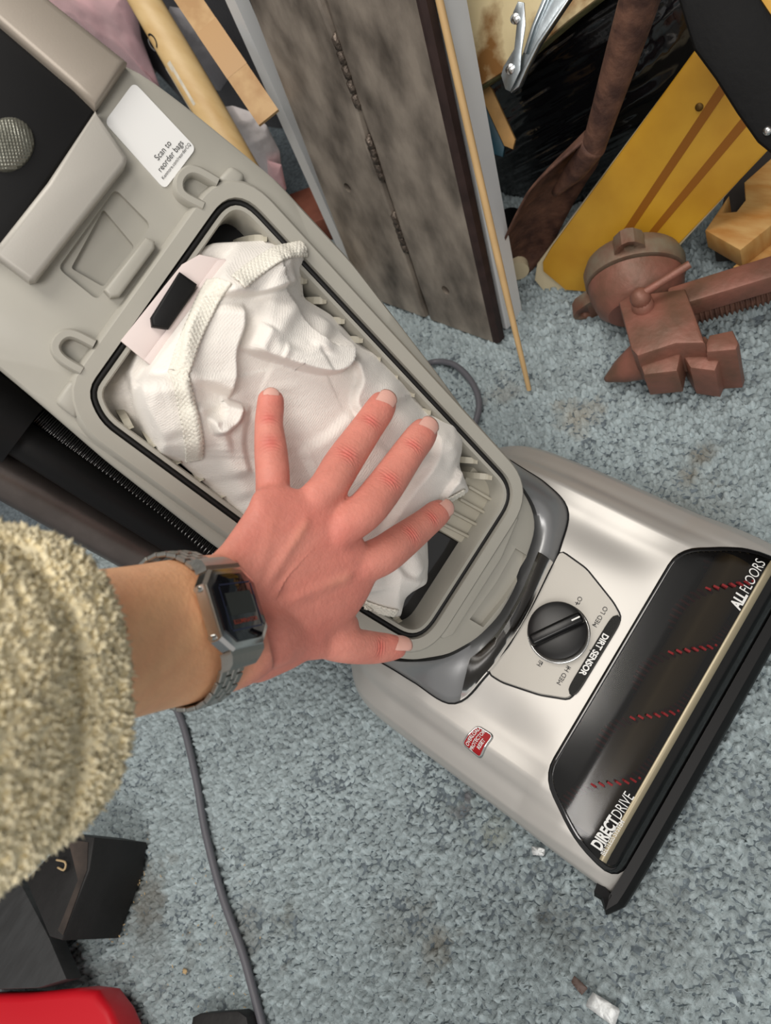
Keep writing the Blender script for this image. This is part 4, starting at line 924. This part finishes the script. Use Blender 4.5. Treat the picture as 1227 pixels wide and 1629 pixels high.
for nm, a0, a1, o0, o1 in (('face_board', -.016, -.0025, -.03, -.006), ('edge_bead', -.002, .0055, -.03, -.001)):
    V, Fc = loft([[WT(a0, h, o0), WT(a1, h, o0), WT(a1, h, o1 - .0015), WT(a1 - .0015, h, o1), WT(a0 + .0015, h, o1), WT(a0, h, o1 - .0015)] for h in (0, .95)], True, True, True); mesh(nm, V, Fc, M['whitepaint'], wp, autosmooth=30)
# white panel edge behind the beam
e0, e1 = onpl(545, 400, b0_ + bn * -.03, bn), onpl(366, 0, b0_ + bn * -.03, bn); pd = unit(e1 - e0); e0 = e0 - pd * (e0[2] / pd[2]); ps = unit(by - pd * by.dot(pd))
V, Fc = loft([[e0 + pd * h + ps * a + bn * o_ for a, o_ in ((-.0095, 0), (.0095, 0), (.0095, -.016), (-.0095, -.016))] for h in (0, .9)], True, True, True)
tag(mesh('white_batten', V, Fc, M['whitepaint'], autosmooth=30), 'narrow white batten leaning along the far side of the steel beam', 'batten')
# thin stick
s0_, s1_ = onz(842, 620, .003), onpl(700, 4, wt0 + bn * .007, bn); sd = unit(s1_ - s0_); L_ = np.linalg.norm(s1_ - s0_)
V, Fc = tube(spline([s0_, s0_ + sd * L_ * .5 + np.array([0, .001, 0]), s1_, s0_ + sd * L_ * 1.25], 30), [.0026, .0036, .0034, .0032], 10)
tag(mesh('bamboo_stick', V, Fc, mat('pale_stick_wood', lin(214, 178, 126), .55, noise_amt=.15, noise_scale=60, stretch=(1, 1, .1)), autosmooth=60), 'thin pale wooden stick leaning with its tip on the carpet', 'stick')
M['palewood'] = mat('pale_hickory', lin(218, 188, 136), .45, col2=lin(202, 166, 110), noise_scale=30, stretch=(2, .6, .6), detail=6)
M['paint_stick'] = mat('plywood_stick', lin(196, 160, 112), .55, col2=lin(176, 136, 88), noise_scale=18, stretch=(3, 3, .4))
# tool handle
h0, h1 = onx(377, 250, .40), onx(200, -50, .50); hd = unit(h1 - h0); h0f = h0 - hd * (h0[2] - .01) / hd[2] if hd[2] > .05 else h0
hdl = empty('tool_handle', h0, 'stout pale wooden tool handle with an oval stamp behind the vacuum', 'tool handle')
hv = unit(CAM - h0); hv = unit(hv - hd * hv.dot(hd)); hs_ = np.cross(hd, hv)
def HN(t, a, b): return h0 + (h1 - h0) * t + hs_ * a + hv * b
loops = []
for t in np.linspace(-.84, 1.2, 40):
    wdt = .0195 + .0012 * math.sin(t * 4); loops.append([HN(t, wdt * math.cos(a), .0135 * math.sin(a)) for a in np.linspace(0, 2 * math.pi, 24, endpoint=False)])
V, Fc = loft(loops, True, True, True); hm = mesh('grip_wood', V, Fc, M['palewood'], hdl, autosmooth=60)
def onh(px, py, off=.0005):
    p = onpl(px, py, h0 + hv * .0135, hv); d_ = p - h0; t = d_.dot(hd) / np.linalg.norm(h1 - h0); return t, d_.dot(hs_)
ts, as_ = onh(283, 130); VL = []
def HS(t, a, off=.0006): wdt = .0195; return HN(t, a, .0135 * math.sqrt(max(0, 1 - (a / wdt) ** 2)) + off)
hl = np.linalg.norm(h1 - h0)
V, Fc = loft([[HS(ts + b / hl, as_ + a) for a in np.linspace(-.005, .005, 7)] for b in np.linspace(-.032, .026, 14)], closed=False); mesh('price_sticker', V, Fc, mat('worn_sticker', lin(222, 214, 196), .5, noise_amt=.2, noise_scale=120), hdl)
ts, as_ = onh(240, 63); ring_o = [[HS(ts + r * .010 * math.sin(a) / hl, as_ + r * .0055 * math.cos(a), .0007) for a in np.linspace(0, 2 * math.pi, 32, endpoint=False)] for r in (.72, 1.0)]
V, Fc = loft(ring_o); mesh('oval_stamp', V, Fc, M['black_print'], hdl)
# flat stirring stick
p0, p1 = onx(424, 182, .39), onx(270, -45, .47); d_ = unit(p1 - p0); nv_ = unit(CAM - p0); nv_ = unit(nv_ - d_ * nv_.dot(d_)); sv = np.cross(d_, nv_); ll = np.linalg.norm(p1 - p0)
V, Fc = loft([[p0 + d_ * ll * t + sv * a + nv_ * o_ for a, o_ in ((-.0135, 0), (-.0135, -.004), (.0135, -.004), (.0135, 0))] for t in (-.02, .42, .42001, .66, .66001, 1.3)], True, True, True)
fs = empty('flat_stick', p0, 'flat plywood stirring stick with a darker band behind the tool handle', 'stick')
mesh('stick_wood', V, Fc, M['paint_stick'], fs, False)
V, Fc = loft([[p0 + d_ * ll * t + sv * a + nv_ * o_ for a, o_ in ((-.0137, .0002), (.0137, .0002))] for t in (.30, .62)], closed=False); mesh('stained_band', V, Fc, mat('amber_tape', lin(180, 138, 84), .4), fs, False)
# cloths behind the vacuum
M['pink'] = mat('pink_cotton', lin(246, 196, 200), .9, sheen=.3, bump=.2, bump_scale=500)
M['whitecloth'] = mat('white_cotton', lin(228, 222, 222), .85, sheen=.2, bump=.15, bump_scale=300)
M['navy'] = mat('dark_navy_cloth', lin(34, 36, 44), .85, sheen=.2, bump=.3, bump_scale=300)
M['greycloth'] = mat('grey_cotton', lin(150, 148, 152), .9, bump=.2, bump_scale=300)
cloth_lump('pink_sweater', [(80, -20), (210, -30), (225, 60), (255, 140), (270, 160), (200, 110), (130, 60), (60, 20)], .58, .04, M['pink'], 'pale pink folded cotton garment behind the vacuum handle', 'clothing', .05, .022, 5, stretch=(1, .5), back=.1)
cloth_lump('grey_shirt', [(270, 10), (330, 20), (375, 110), (350, 145), (300, 130), (255, 60)], .52, .03, M['greycloth'], 'light grey cloth between the tool handle and flat stick', 'clothing', .05, .01, 15, back=.08)
cloth_lump('white_cloth', [(345, 172), (370, 168), (400, 178), (425, 200), (445, 240), (452, 300), (425, 310), (395, 270), (360, 230)], .46, .03, M['whitecloth'], 'crumpled white cloth lying behind the open vacuum', 'cloth', .03, .008, 25, back=.06)
cloth_lump('pink_rag', [(425, 255), (448, 262), (456, 300), (450, 312), (428, 300)], .445, .012, M['pink'], 'small scrap of pink cloth under the white cloth', 'cloth', .03, .004, 35, back=.03)
cloth_lump('navy_gap_fill', [(240, -40), (430, -40), (480, 130), (560, 420), (500, 420), (380, 300), (300, 170), (200, 60)], .62, .03, M['navy'], 'dark navy cloth added to fill the shadowed gap behind the sticks', 'clothing', .09, .012, 45, back=.06)  # made-up dark lump standing in for the shadow behind the sticks
tp = onz(490, 350, .0)
M['terra'] = mat('terracotta_brown', lin(150, 92, 72), .7, col2=lin(120, 66, 50), noise_scale=20)
q_ = onx(492, 330, .44); ax2 = unit(np.array([.3, -.5, 0])); ay2 = np.array([-ax2[1], ax2[0], 0])
box('brick_paver', (q_[0], q_[1], q_[2] * .5), (ax2, ay2, np.array([0, 0, 1.])), (.05, .04, max(.02, q_[2] * .5)), M['terra'], None, .004)
tag(bpy.data.objects['brick_paver'], 'red brown brick standing behind the white batten', 'brick')

# ------------------------------------------------------------------ the heap on the other side of the beam
Zp = np.array([0, 0, 1.])
def pprism(name, pts, p0, nrm, thick, m, parent=None, bev=.002, back=True):
    """outline on the plane through p0 with normal nrm (towards the camera), thickness behind it"""
    nrm = unit(nrm); return prism(name, [onpl(px, py, p0, nrm) for px, py in pts], -nrm * thick, m, parent, bev)
# black refuse sack, seen between the shovel and the boards
M['sack'] = mat('black_polythene', lin(16, 16, 19), .15, spec=.6, coat=.4, bump=.25, bump_scale=60)
cloth_lump('refuse_sack', [(760, 40), (930, -20), (1100, -30), (1130, 100), (1080, 180), (960, 300), (900, 400), (790, 425), (765, 330), (745, 200)], .56, .045, M['sack'], 'shiny black plastic refuse sack behind the rusty shovel', 'bin bag', .045, .009, 52, n=260, nr=120, stretch=(.45, 1.5), back=.09, fa_=.0022, fs_=(.35, 1.6))
# spalted plywood slab
M['spalt'] = mat('spalted_wood', lin(232, 214, 168), .6, col2=lin(140, 98, 50), noise_scale=26, detail=8, contrast=(.36, .52), bump=.2, bump_scale=80)
M['barkedge'] = mat('greenish_bark_edge', lin(118, 118, 78), .8, noise_amt=.5, noise_scale=90, bump=.6, bump_scale=120)
spn = unit(np.array([-.75, -.25, .62])); sp0 = onx(770, 60, .49)
spl = empty('wood_slab', onpl(770, 100, sp0, spn), 'pale spalted wood slab with brown figure above the black tub', 'wood slab')
pprism('slab_face', [(700, -60), (704, 10), (712, 60), (733, 142), (745, 148), (830, 96), (905, 32), (960, -10), (960, -60)], sp0, spn, .006, M['spalt'], spl, .001)
pprism('bark_edge', [(704, -60), (708, 10), (716, 60), (736, 146), (748, 151), (832, 99), (907, 35), (962, -8), (962, -60)], sp0 - spn * .0062, spn, .018, M['barkedge'], spl, .002)
# black tub added to darken the gap under the slab
M['filler'] = mat('matt_black_filler', lin(18, 18, 20), .55)
tb = empty('slab_filler', (.72, .74, 0), 'made-up matt black tub under the spalted wood slab', 'filler')
bm = bmesh.new(); frame_box(bm, (.72, .74, .085), (1, 0, 0), (0, 1, 0), Zp, .10, .12, .085, .008); bmobj('filler_wall', bm, M['filler'], tb)
bm = bmesh.new(); frame_box(bm, (.72, .74, .172), (1, 0, 0), (0, 1, 0), Zp, .108, .128, .006, .004); bmobj('filler_rim', bm, M['filler'], tb)
# offcut with blue paint
of = empty('painted_offcut', onx(785, 240, .52), 'small wood offcut with a blue painted side beside the refuse sack', 'wood offcut')
on_ = unit(np.array([-.6, -.5, .6])); o0_ = onx(790, 190, .475)
pprism('sawn_face', [(768, 130), (782, 140), (820, 222), (816, 238), (802, 232), (764, 150)], o0_, on_, .012, mat('sawn_offcut', lin(196, 152, 92), .7, noise_amt=.25, noise_scale=50), of, .001)
pprism('painted_side', [(750, 130), (766, 135), (803, 233), (800, 250), (786, 246), (748, 150)], o0_ - on_ * .004, on_, .012, mat('blue_paint', lin(40, 84, 100), .5, noise_amt=.3, noise_scale=30), of, .001)
# zinc folding bracket
M['zinc'] = mat('zinc_plated_steel', lin(176, 184, 188), .28, .95, noise_amt=.15, noise_scale=70, bump=.05, bump_scale=200)
br = empty('folding_bracket', onx(820, 130, .44), 'zinc plated folding leg bracket resting on the wood slab', 'bracket')
brn = unit(np.array([-.7, -.3, .65])); br0 = onx(830, 90, .455)
pprism('pivot_plate', [(797, 120), (801, 106), (818, 78), (822, 40), (816, 20), (824, 2), (834, 4), (836, 40), (830, 80), (828, 112), (812, 146), (804, 142)], br0 + brn * .004, brn, .002, M['zinc'], br, .0005)
pprism('channel_web', [(806, 134), (813, 148), (826, 138), (838, 110), (858, 70), (912, -10), (868, -14), (846, 40), (832, 84), (822, 112)], br0 - brn * .002, brn, .002, M['zinc'], br, .0005)
for e_ in ([(813, 148), (826, 138), (838, 110), (858, 70), (912, -10), (906, -12), (853, 68), (833, 108), (822, 135)], [(868, -14), (846, 40), (832, 84), (837, 86), (851, 42), (874, -12)]):
    pprism('channel_flange', e_, br0 + brn * .006, brn, .010, M['zinc'], br, .001)
for p in ((812, 110), (820, 30)):
    q = onpl(*p, br0 + brn * .004, brn); V, Fc = tube([q - brn * .002, q + brn * .0012, q + brn * .0022], [.0042, .0040, .0020], 16); mesh('rivet', V, Fc, M['chrome'], br, autosmooth=40)
# rusty shovel
M['rust'] = mat('rusted_iron', lin(112, 78, 62), .75, .15, col2=lin(70, 46, 38), noise_scale=60, detail=8, bump=.6, bump_scale=160)
sh = empty('rusty_shovel', onz(822, 448), 'rusty old iron shovel standing on its blade by the yellow board', 'shovel')
sk0, sk1 = onx(944, 236, .455), onx(1012, 18, .485); sdir = unit(sk1 - sk0)
V, Fc = tube([sk0 - sdir * .002, sk0 + (sk1 - sk0) * .35, sk0 + (sk1 - sk0) * .7, sk1, sk1 + sdir * .25], [.0105, .0120, .0138, .0150, .0175], 20); mesh('socket', V, Fc, M['rust'], sh, autosmooth=60)
q = sk1 + sdir * .012 + unit(CAM - sk1) * .0145; V, Fc = tube([q, q + unit(CAM - sk1) * .003], [.004, .0025], 12); mesh('rivet', V, Fc, M['rust'], sh)
tipb = onz(818, 450, .004); bdir = unit(sk0 - tipb); Lb = np.linalg.norm(sk0 - tipb); bs = unit(np.cross(bdir, unit(CAM - sk0))); bnn = np.cross(bs, bdir)
rot = -1.0; bs, bnn = bs * math.cos(rot) + bnn * math.sin(rot), bnn * math.cos(rot) - bs * math.sin(rot)
rows = []
for t in np.linspace(0, 1.02, 26):
    hw_ = .040 * (1 - max(0, (t - .72) / .28) ** 1.5) * min(1, .35 + (t / .25)) + .0105 * max(0, (t - .7) / .3)
    rows.append([tipb + bdir * Lb * t + bs * hw_ * u - bnn * (.018 * (1 - u * u) * (1 - .5 * t) + .012 * math.sin(t * 2.6)) for u in np.linspace(-1, 1, 17)])
V, Fc = loft(rows, closed=False); o = mesh('blade', V, Fc, M['rust'], sh); md = o.modifiers.new('s', 'SOLIDIFY'); md.thickness = .0022; modapply(o)
V, Fc = tube(spline([sk0 + sdir * .004, sk0 - bdir * .03 - bnn * .004, sk0 - bdir * .075 - bnn * .012], 14), [.0115, .010, .004], 14); mesh('crank', V, Fc, M['rust'], sh)
# yellow board with two brown stripes
M['yellow'] = mat('yellow_painted_board', lin(206, 156, 44), .42, col2=lin(190, 138, 34), noise_scale=18, bump=.04, bump_scale=150)
M['cream'] = mat('cream_backing', lin(220, 206, 172), .6)
M['brownline'] = mat('brown_stripe', lin(150, 92, 22), .45)
pa, pb = onz(862, 454), onz(1015, 452); byd = unit(pb - pa); nxh = np.array([byd[1], -byd[0], 0]); nxh = nxh if nxh[0] > 0 else -nxh
an = math.radians(20); yup = nxh * math.sin(an) + Zp * math.cos(an); yn = np.cross(byd, yup); yn = yn if yn[0] < 0 else -yn
yb = empty('yellow_board', pa, 'yellow painted board with two brown stripes propped behind the vise', 'board')
yp0 = pa + yn * .010
yout = [(864, 432), (863, 418), (876, 395), (1100, 88), (1106, 80), (1112, 86), (1226, 232), (1222, 240), (1020, 452), (1000, 470), (900, 462)]
pprism('painted_face', yout, yp0, yn, .008, M['yellow'], yb, .0015)
pprism('cream_backing', [(850, 446), (854, 420), (872, 396), (1098, 92), (1106, 86), (1222, 238), (1018, 462), (1000, 484), (870, 470)], yp0 - yn * .0085, yn, .012, M['cream'], yb, .002)
pprism('stripe', [(1147, 132), (1156, 145), (945, 456), (932, 456)], yp0 + yn * .0004, yn, .0006, M['brownline'], yb, 0)
pprism('stripe', [(1185, 182), (1194, 194), (1000, 424), (988, 424)], yp0 + yn * .0004, yn, .0006, M['brownline'], yb, 0)
q = onpl(1113, 170, yp0, yn); V, Fc = tube([q - yn * .002, q + yn * .0012, q + yn * .002], [.0036, .0034, .001], 14); mesh('screw_head', V, Fc, mat('dull_screw', lin(110, 84, 40), .5, .6), yb)
# black case over the board and the yellow corner beyond it
bc0 = onx(1150, 100, .425); bcn = unit(np.array([-.62, -.35, .7]))
bcase = empty('tool_case', onx(1180, 160, .45), 'matt black rubber mat hanging over the yellow board', 'mat')
pprism('mat_sheet', [(1068, -40), (1086, 20), (1104, 78), (1138, 124), (1172, 178), (1206, 226), (1260, 270), (1330, 200), (1240, 40), (1180, -50)], bc0, bcn, .012, mat('black_rubber_mat', lin(13, 13, 14), .7, spec=.2, noise_amt=.2, noise_scale=40, bump=.2, bump_scale=200), bcase, .004)
bcase.name = 'rubber_mat'
q = onpl(1222, 208, bc0, bcn); V, Fc = tube([q - bcn * .002, q + bcn * .002, q + bcn * .003], [.0035, .003, .001], 14); mesh('snap_button', V, Fc, M['chrome'], bcase)
yc0 = onx(1212, 20, .47); ycr = pprism('yellow_tray', [(1172, -40), (1188, 8), (1214, 40), (1250, 70), (1320, 0), (1280, -60)], yc0, bcn, .01, M['yellow'], None, .002); tag(ycr, 'plain yellow tray corner showing past the black rubber mat', 'tray')
# wood offcuts by the vise
M['pine'] = mat('pine_wood', lin(204, 164, 102), .6, col2=lin(180, 124, 58), noise_scale=20, stretch=(4, 1, 1), detail=6, bump=.15, bump_scale=60)
def zprism(name, pts, z1, z0, m, parent=None, bev=.0015): return prism(name, [onz(px, py, z1) for px, py in pts], (0, 0, z0 - z1), m, parent, bev)
no_ = zprism('notched_wood', [(1122, 366), (1160, 310), (1150, 338), (1172, 336), (1186, 318), (1184, 290), (1240, 240), (1300, 240), (1300, 300), (1178, 398)], .055, .03, M['pine'])
tag(no_, 'pine offcut with a rounded notch lying behind the vise', 'wood offcut')
no2 = zprism('pine_offcut', [(1166, 424), (1232, 368), (1300, 340), (1300, 400), (1240, 428), (1190, 436)], .03, .0, M['pine']); tag(no2, 'low pine block under the notched offcut', 'wood offcut')
no3 = box('dark_block', onz(1240, 320, .015), (unit([1, .3, 0]), unit([-.3, 1, 0]), Zp), (.06, .05, .0145), mat('dark_stained_block', lin(50, 44, 40), .7), None, .002); tag(no3, 'dark block holding up the notched pine offcut', 'wood block')
# cream tube end by the shovel
t0 = onz(822, 420, .014); td_ = unit(np.array([.25, .2, 0])); ct = empty('paper_tube', t0, 'cream cardboard tube with a black end by the shovel blade', 'tube')
V, Fc = tube([t0 + td_ * -.012, t0 + td_ * .012], .0135, 22); mesh('tube_wall', V, Fc, M['cream'], ct, autosmooth=40)
V, Fc = tube([t0 + td_ * .012, t0 + td_ * .08], .0138, 22); mesh('end_cap', V, Fc, M['black'], ct, autosmooth=40)

# ------------------------------------------------------------------ the vise
M['visered'] = mat('rust_red_cast_iron', lin(146, 96, 82), .5, .2, col2=lin(112, 82, 66), noise_scale=28, detail=7, bump=.35, bump_scale=130)
M['visegrey'] = mat('worn_grey_green_iron', lin(136, 130, 112), .55, .3, col2=lin(122, 84, 68), noise_scale=30, detail=6, bump=.3, bump_scale=120)
vise = empty('bench_vise', onz(1060, 560), 'rust red cast iron bench vise lying on its side on the carpet', 'vise')
sld = onz(1232, 440, .06) - onz(1100, 480, .06); sld[2] = 0; sld = unit(sld); slp = np.cross(Zp, sld)
zprism('body_block', [(984, 480), (1000, 470), (1090, 458), (1106, 500), (1122, 545), (1075, 546), (1014, 566), (1004, 555)], .072, .024, M['visered'], vise, .003)
zprism('anvil_face', [(1012, 561), (1072, 545), (1084, 560), (1078, 590), (1024, 596)], .055, .018, M['visered'], vise, .003)
zprism('jaw', [(1122, 548), (1128, 532), (1166, 524), (1176, 545), (1172, 556), (1124, 560)], .064, .001, M['visered'], vise, .003)
zprism('jaw_neck', [(1074, 545), (1122, 533), (1150, 560), (1138, 590), (1098, 585)], .05, .004, M['visered'], vise, .003)
h0v, h1v = onz(1024, 572, .03), onz(964, 604, .012); V, Fc = tube(spline([h0v + (h0v - h1v) * .4, h0v, (h0v + h1v) / 2, h1v], 14), [.021, .019, .013, .003], 18); mesh('anvil_horn', V, Fc, M['visered'], vise)
axv = unit(np.array([.80, .52, .22])); bc = dep(1012, 455, .765); b1v = unit(np.cross(axv, Zp)); b2v = np.cross(b1v, axv)
if b2v[2] < 0: b2v = -b2v
def drum(name, r0, levels, m):
    V, Fc = loft([[bc + axv * a + r * (math.cos(t) * b1v + math.sin(t) * b2v) for t in np.linspace(0, 2 * math.pi, 40, endpoint=False)] for a, r in levels], True, True, True); return mesh(name, V, Fc, m, vise, autosmooth=35)
drum('swivel_body', 0, [(-.03, .030), (-.022, .040), (-.006, .046), (.004, .047), (.005, .0455)], M['visered'])
drum('swivel_base', 0, [(.006, .0455), (.007, .049), (.020, .050), (.030, .046), (.032, .044)], M['visegrey'])
for lp in ((1000, 384), (922, 474), (1120, 470)):
    dirn = unit(onpl(*lp, bc + axv * .02, axv) - bc - axv * .02); big = 1.22 if lp[0] < 950 else 1.0; ofs = -.014 if lp[0] < 950 else 0.0; tn = np.cross(axv, dirn)
    bm = bmesh.new()
    prof = [(0.0, -.016), (.040, -.016), (.054, -.013), (.062, -.006), (.064, 0), (.062, .006), (.054, .013), (.040, .016), (0, .016)]
    A = [bm.verts.new(tuple(bc + dirn * a * big + tn * b + axv * (.012 + ofs))) for a, b in prof]; B = [bm.verts.new(tuple(bc + dirn * a * big + tn * b + axv * (.027 + ofs))) for a, b in prof]
    bm.faces.new(A); bm.faces.new(B[::-1])
    for i in range(9): bm.faces.new((A[i], B[i], B[(i + 1) % 9], A[(i + 1) % 9]))
    bmesh.ops.recalc_face_normals(bm, faces=bm.faces); lug = bmobj('mounting_lug', bm, M['visegrey'], vise, autosmooth=30)
    V, Fc = tube([bc + dirn * .053 * big + axv * -.02, bc + dirn * .053 * big + axv * .04], .0052, 14); c = mesh('c', V, Fc)
    bm = bmesh.new(); bm.from_mesh(c.data); bmesh.ops.recalc_face_normals(bm, faces=bm.faces); bm.to_mesh(c.data); bm.free(); boolcut(lug, c)
    if not lug.data.materials: lug.data.materials.append(M['visegrey'])
sb0 = onz(1100, 462, .062); box('slide_bar', sb0 + sld * .10 - Zp * .011, (sld, slp, Zp), (.12, .0125, .011), M['visered'], vise, .003)
sc0 = onz(1114, 497, .030); nS = 260; P = np.array([sc0 + sld * x for x in np.linspace(-.01, .20, nS)]); V, Fc = tube(P, .0095 + .0016 * np.sin(np.arange(nS) * 2 * math.pi / 5.5), 20); mesh('lead_screw', V, Fc, M['rust'], vise)
lv0, lv1 = onz(1018, 470, .088), onz(1098, 420, .098); V, Fc = tube([lv0, lv1], [.0038, .0036], 14); mesh('lock_lever', V, Fc, M['visered'], vise, autosmooth=40)
bm = bmesh.new(); bmesh.ops.create_uvsphere(bm, u_segments=20, v_segments=12, radius=.0095)
for v in bm.verts: v.co = Vector((v.co.x, v.co.y, v.co.z * 1.1)) + Vector(tuple(lv0 + np.array([0, 0, -.004])))
bmobj('lever_boss', bm, M['visered'], vise)
V, Fc = tube([lv0 - Zp * .03, lv0 - Zp * .004], [.012, .009], 16); mesh('lever_stud', V, Fc, M['visered'], vise)

# ------------------------------------------------------------------ on the carpet
def cord(name, pts, r, label, z=.004):
    P = spline([onz(px, py, z if len(q) == 0 else q[0]) for px, py, *q in pts], 120); V, Fc = tube(P, r, 12); return tag(mesh(name, V, Fc, M['cord'], autosmooth=60), label, 'cord')
cord('power_cord', [(222, 870), (214, 905), (232, 1000), (262, 1090), (290, 1150), (312, 1240), (326, 1320), (352, 1420), (384, 1510), (404, 1580), (430, 1680)], .0038, 'grey power cord running across the carpet past the black wooden block')
cord('power_cord', [(660, 590, .02), (690, 576), (722, 580), (748, 604), (762, 636), (758, 668), (740, 705), (705, 770), (660, 830)], .0036, 'short loop of grey power cord behind the vacuum nozzle')
M['blackwood'] = mat('blackened_wood', lin(26, 25, 25), .6, noise_amt=.4, noise_scale=30, bump=.4, bump_scale=80)
M['dustwood'] = mat('dusty_wood_face', lin(70, 60, 54), .85, col2=lin(34, 30, 28), noise_scale=26)
M['slate'] = mat('dark_grey_board', lin(50, 51, 52), .6, noise_amt=.3, noise_scale=30, bump=.15, bump_scale=70, stretch=(1, 4, 1))
blk = empty('wooden_block', onz(190, 1440), 'blackened square timber block lying on the carpet under the sleeve', 'wood block')
zprism('block_wood', [(40, 1400), (112, 1325), (150, 1332), (142, 1384), (98, 1496), (78, 1490)], .075, .001, M['blackwood'], blk, .002)
zprism('sawdust_top', [(108, 1335), (140, 1340), (138, 1384), (100, 1488), (92, 1480), (124, 1400)], .0758, .0752, M['dustwood'], blk, 0)
M['chip'] = mat('wood_chip', lin(178, 154, 116), .8)
gb = zprism('grey_board', [(-60, 1385), (28, 1396), (78, 1492), (106, 1558), (60, 1572), (-60, 1576)], .05, .03, M['slate']); tag(gb, 'dark grey board lying beside the blackened timber block', 'board')
gb2 = zprism('board_support', [(-60, 1420), (20, 1425), (70, 1530), (-40, 1560)], .029, .001, M['blackwood']); tag(gb2, 'black batten under the dark grey board', 'batten')
M['redplastic'] = mat('glossy_red_plastic', lin(196, 18, 34), .38)
rd = empty('red_case', onz(90, 1620, .0), 'red moulded plastic tool case at the edge of the grey board', 'tool case')
rp_ = [onz(px, py, .045) for px, py in [(-60, 1582), (40, 1580), (120, 1572), (150, 1576), (172, 1606), (190, 1650), (210, 1720), (-60, 1720)]]
prism('case_shell', rp_, (0, 0, -.038), M['redplastic'], rd, .008, 4)
prism('case_foot', [p * np.array([1, 1, 0]) + np.array([-.012, .0, .001]) for p in rp_], (0, 0, .006), M['black'], rd, .001)
bb_ = zprism('black_block', [(306, 1618), (318, 1612), (378, 1608), (392, 1618), (400, 1660), (300, 1660)], .02, .001, M['blackwood']); tag(bb_, 'small black block beside the power cord', 'wood block')
M['foil'] = mat('crumpled_foil', lin(205, 208, 208), .5, .45, bump=.5, bump_scale=150)
def scrap(name, pts, z, m, label, cat, bumpy=.0015, seed=0):
    rs_ = np.random.RandomState(seed); P = np.array([onz(px, py, z) for px, py in pts]); c = P.mean(0); n = 24; R_ = resample(P, n); V = [c + Zp * bumpy]; 
    for t in (.5, 1.0): V += [c + (p - c) * t + Zp * (rs_.rand() - .3) * bumpy for p in R_]
    Fc = [(0, 1 + j, 1 + (j + 1) % n) for j in range(n)] + [(1 + j, 1 + n + j, 1 + n + (j + 1) % n, 1 + (j + 1) % n) for j in range(n)]
    o = mesh(name, V, Fc, m); md = o.modifiers.new('s', 'SOLIDIFY'); md.thickness = .0008; md.offset = 0; modapply(o); return tag(o, label, cat)
scrap('foil_scrap', [(944, 1578), (988, 1606), (978, 1634), (932, 1600), (936, 1590)], .004, M['foil'], 'crumpled square scrap of silver foil on the carpet', 'foil', .0012, 1)
scrap('brown_chip', [(914, 1552), (936, 1572), (926, 1583), (909, 1562)], .004, mat('brown_chip', lin(92, 76, 70), .6), 'small brown chip beside the foil scrap', 'chip', .002, 2)
scrap('foil_flake', [(846, 1346), (868, 1350), (866, 1362), (848, 1360)], .003, M['foil'], 'tiny foil flake at the edge of the vacuum nozzle', 'foil', .002, 3)
scrap('wood_chip', [(292, 1540), (298, 1542), (297, 1550), (291, 1548)], .003, M['chip'], 'single pale wood chip between the block and the cord', 'wood chip', .002, 4)
random.seed(12)
bm = bmesh.new()
for k in range(170):
    t = random.random(); px, py = ((218 - 40 * t) + random.gauss(4, 9), 1385 + 110 * t + random.gauss(0, 8)) if k < 95 else (random.gauss(180, 40), random.gauss(1355, 16)) if k < 130 else (random.uniform(120, 420), random.uniform(1340, 1629))
    p = onz(px, py, .0015 + .002 * random.random()); a = random.random() * 6.28; d_ = np.array([math.cos(a), math.sin(a), random.uniform(-.3, .3)]); frame_box(bm, p, d_, np.cross(Zp, d_), Zp, random.uniform(.0005, .0014), random.uniform(.0002, .0005), .0002)
o = bmobj('sawdust', bm, M['chip']); tag(o, 'fine pale sawdust crumbs scattered round the timber block', 'sawdust', kind='stuff')
V, Fc = [], []
chips = empty('wood_shaving', onz(96, 1376, .076), 'curled pale wood shaving on top of the timber block', 'wood shaving')
V, Fc = tube(spline([onz(90, 1368, .078), onz(104, 1372, .082), onz(102, 1384, .079), onz(92, 1380, .078)], 16), .0011, 6); mesh('curl', V, Fc, M['chip'], chips)
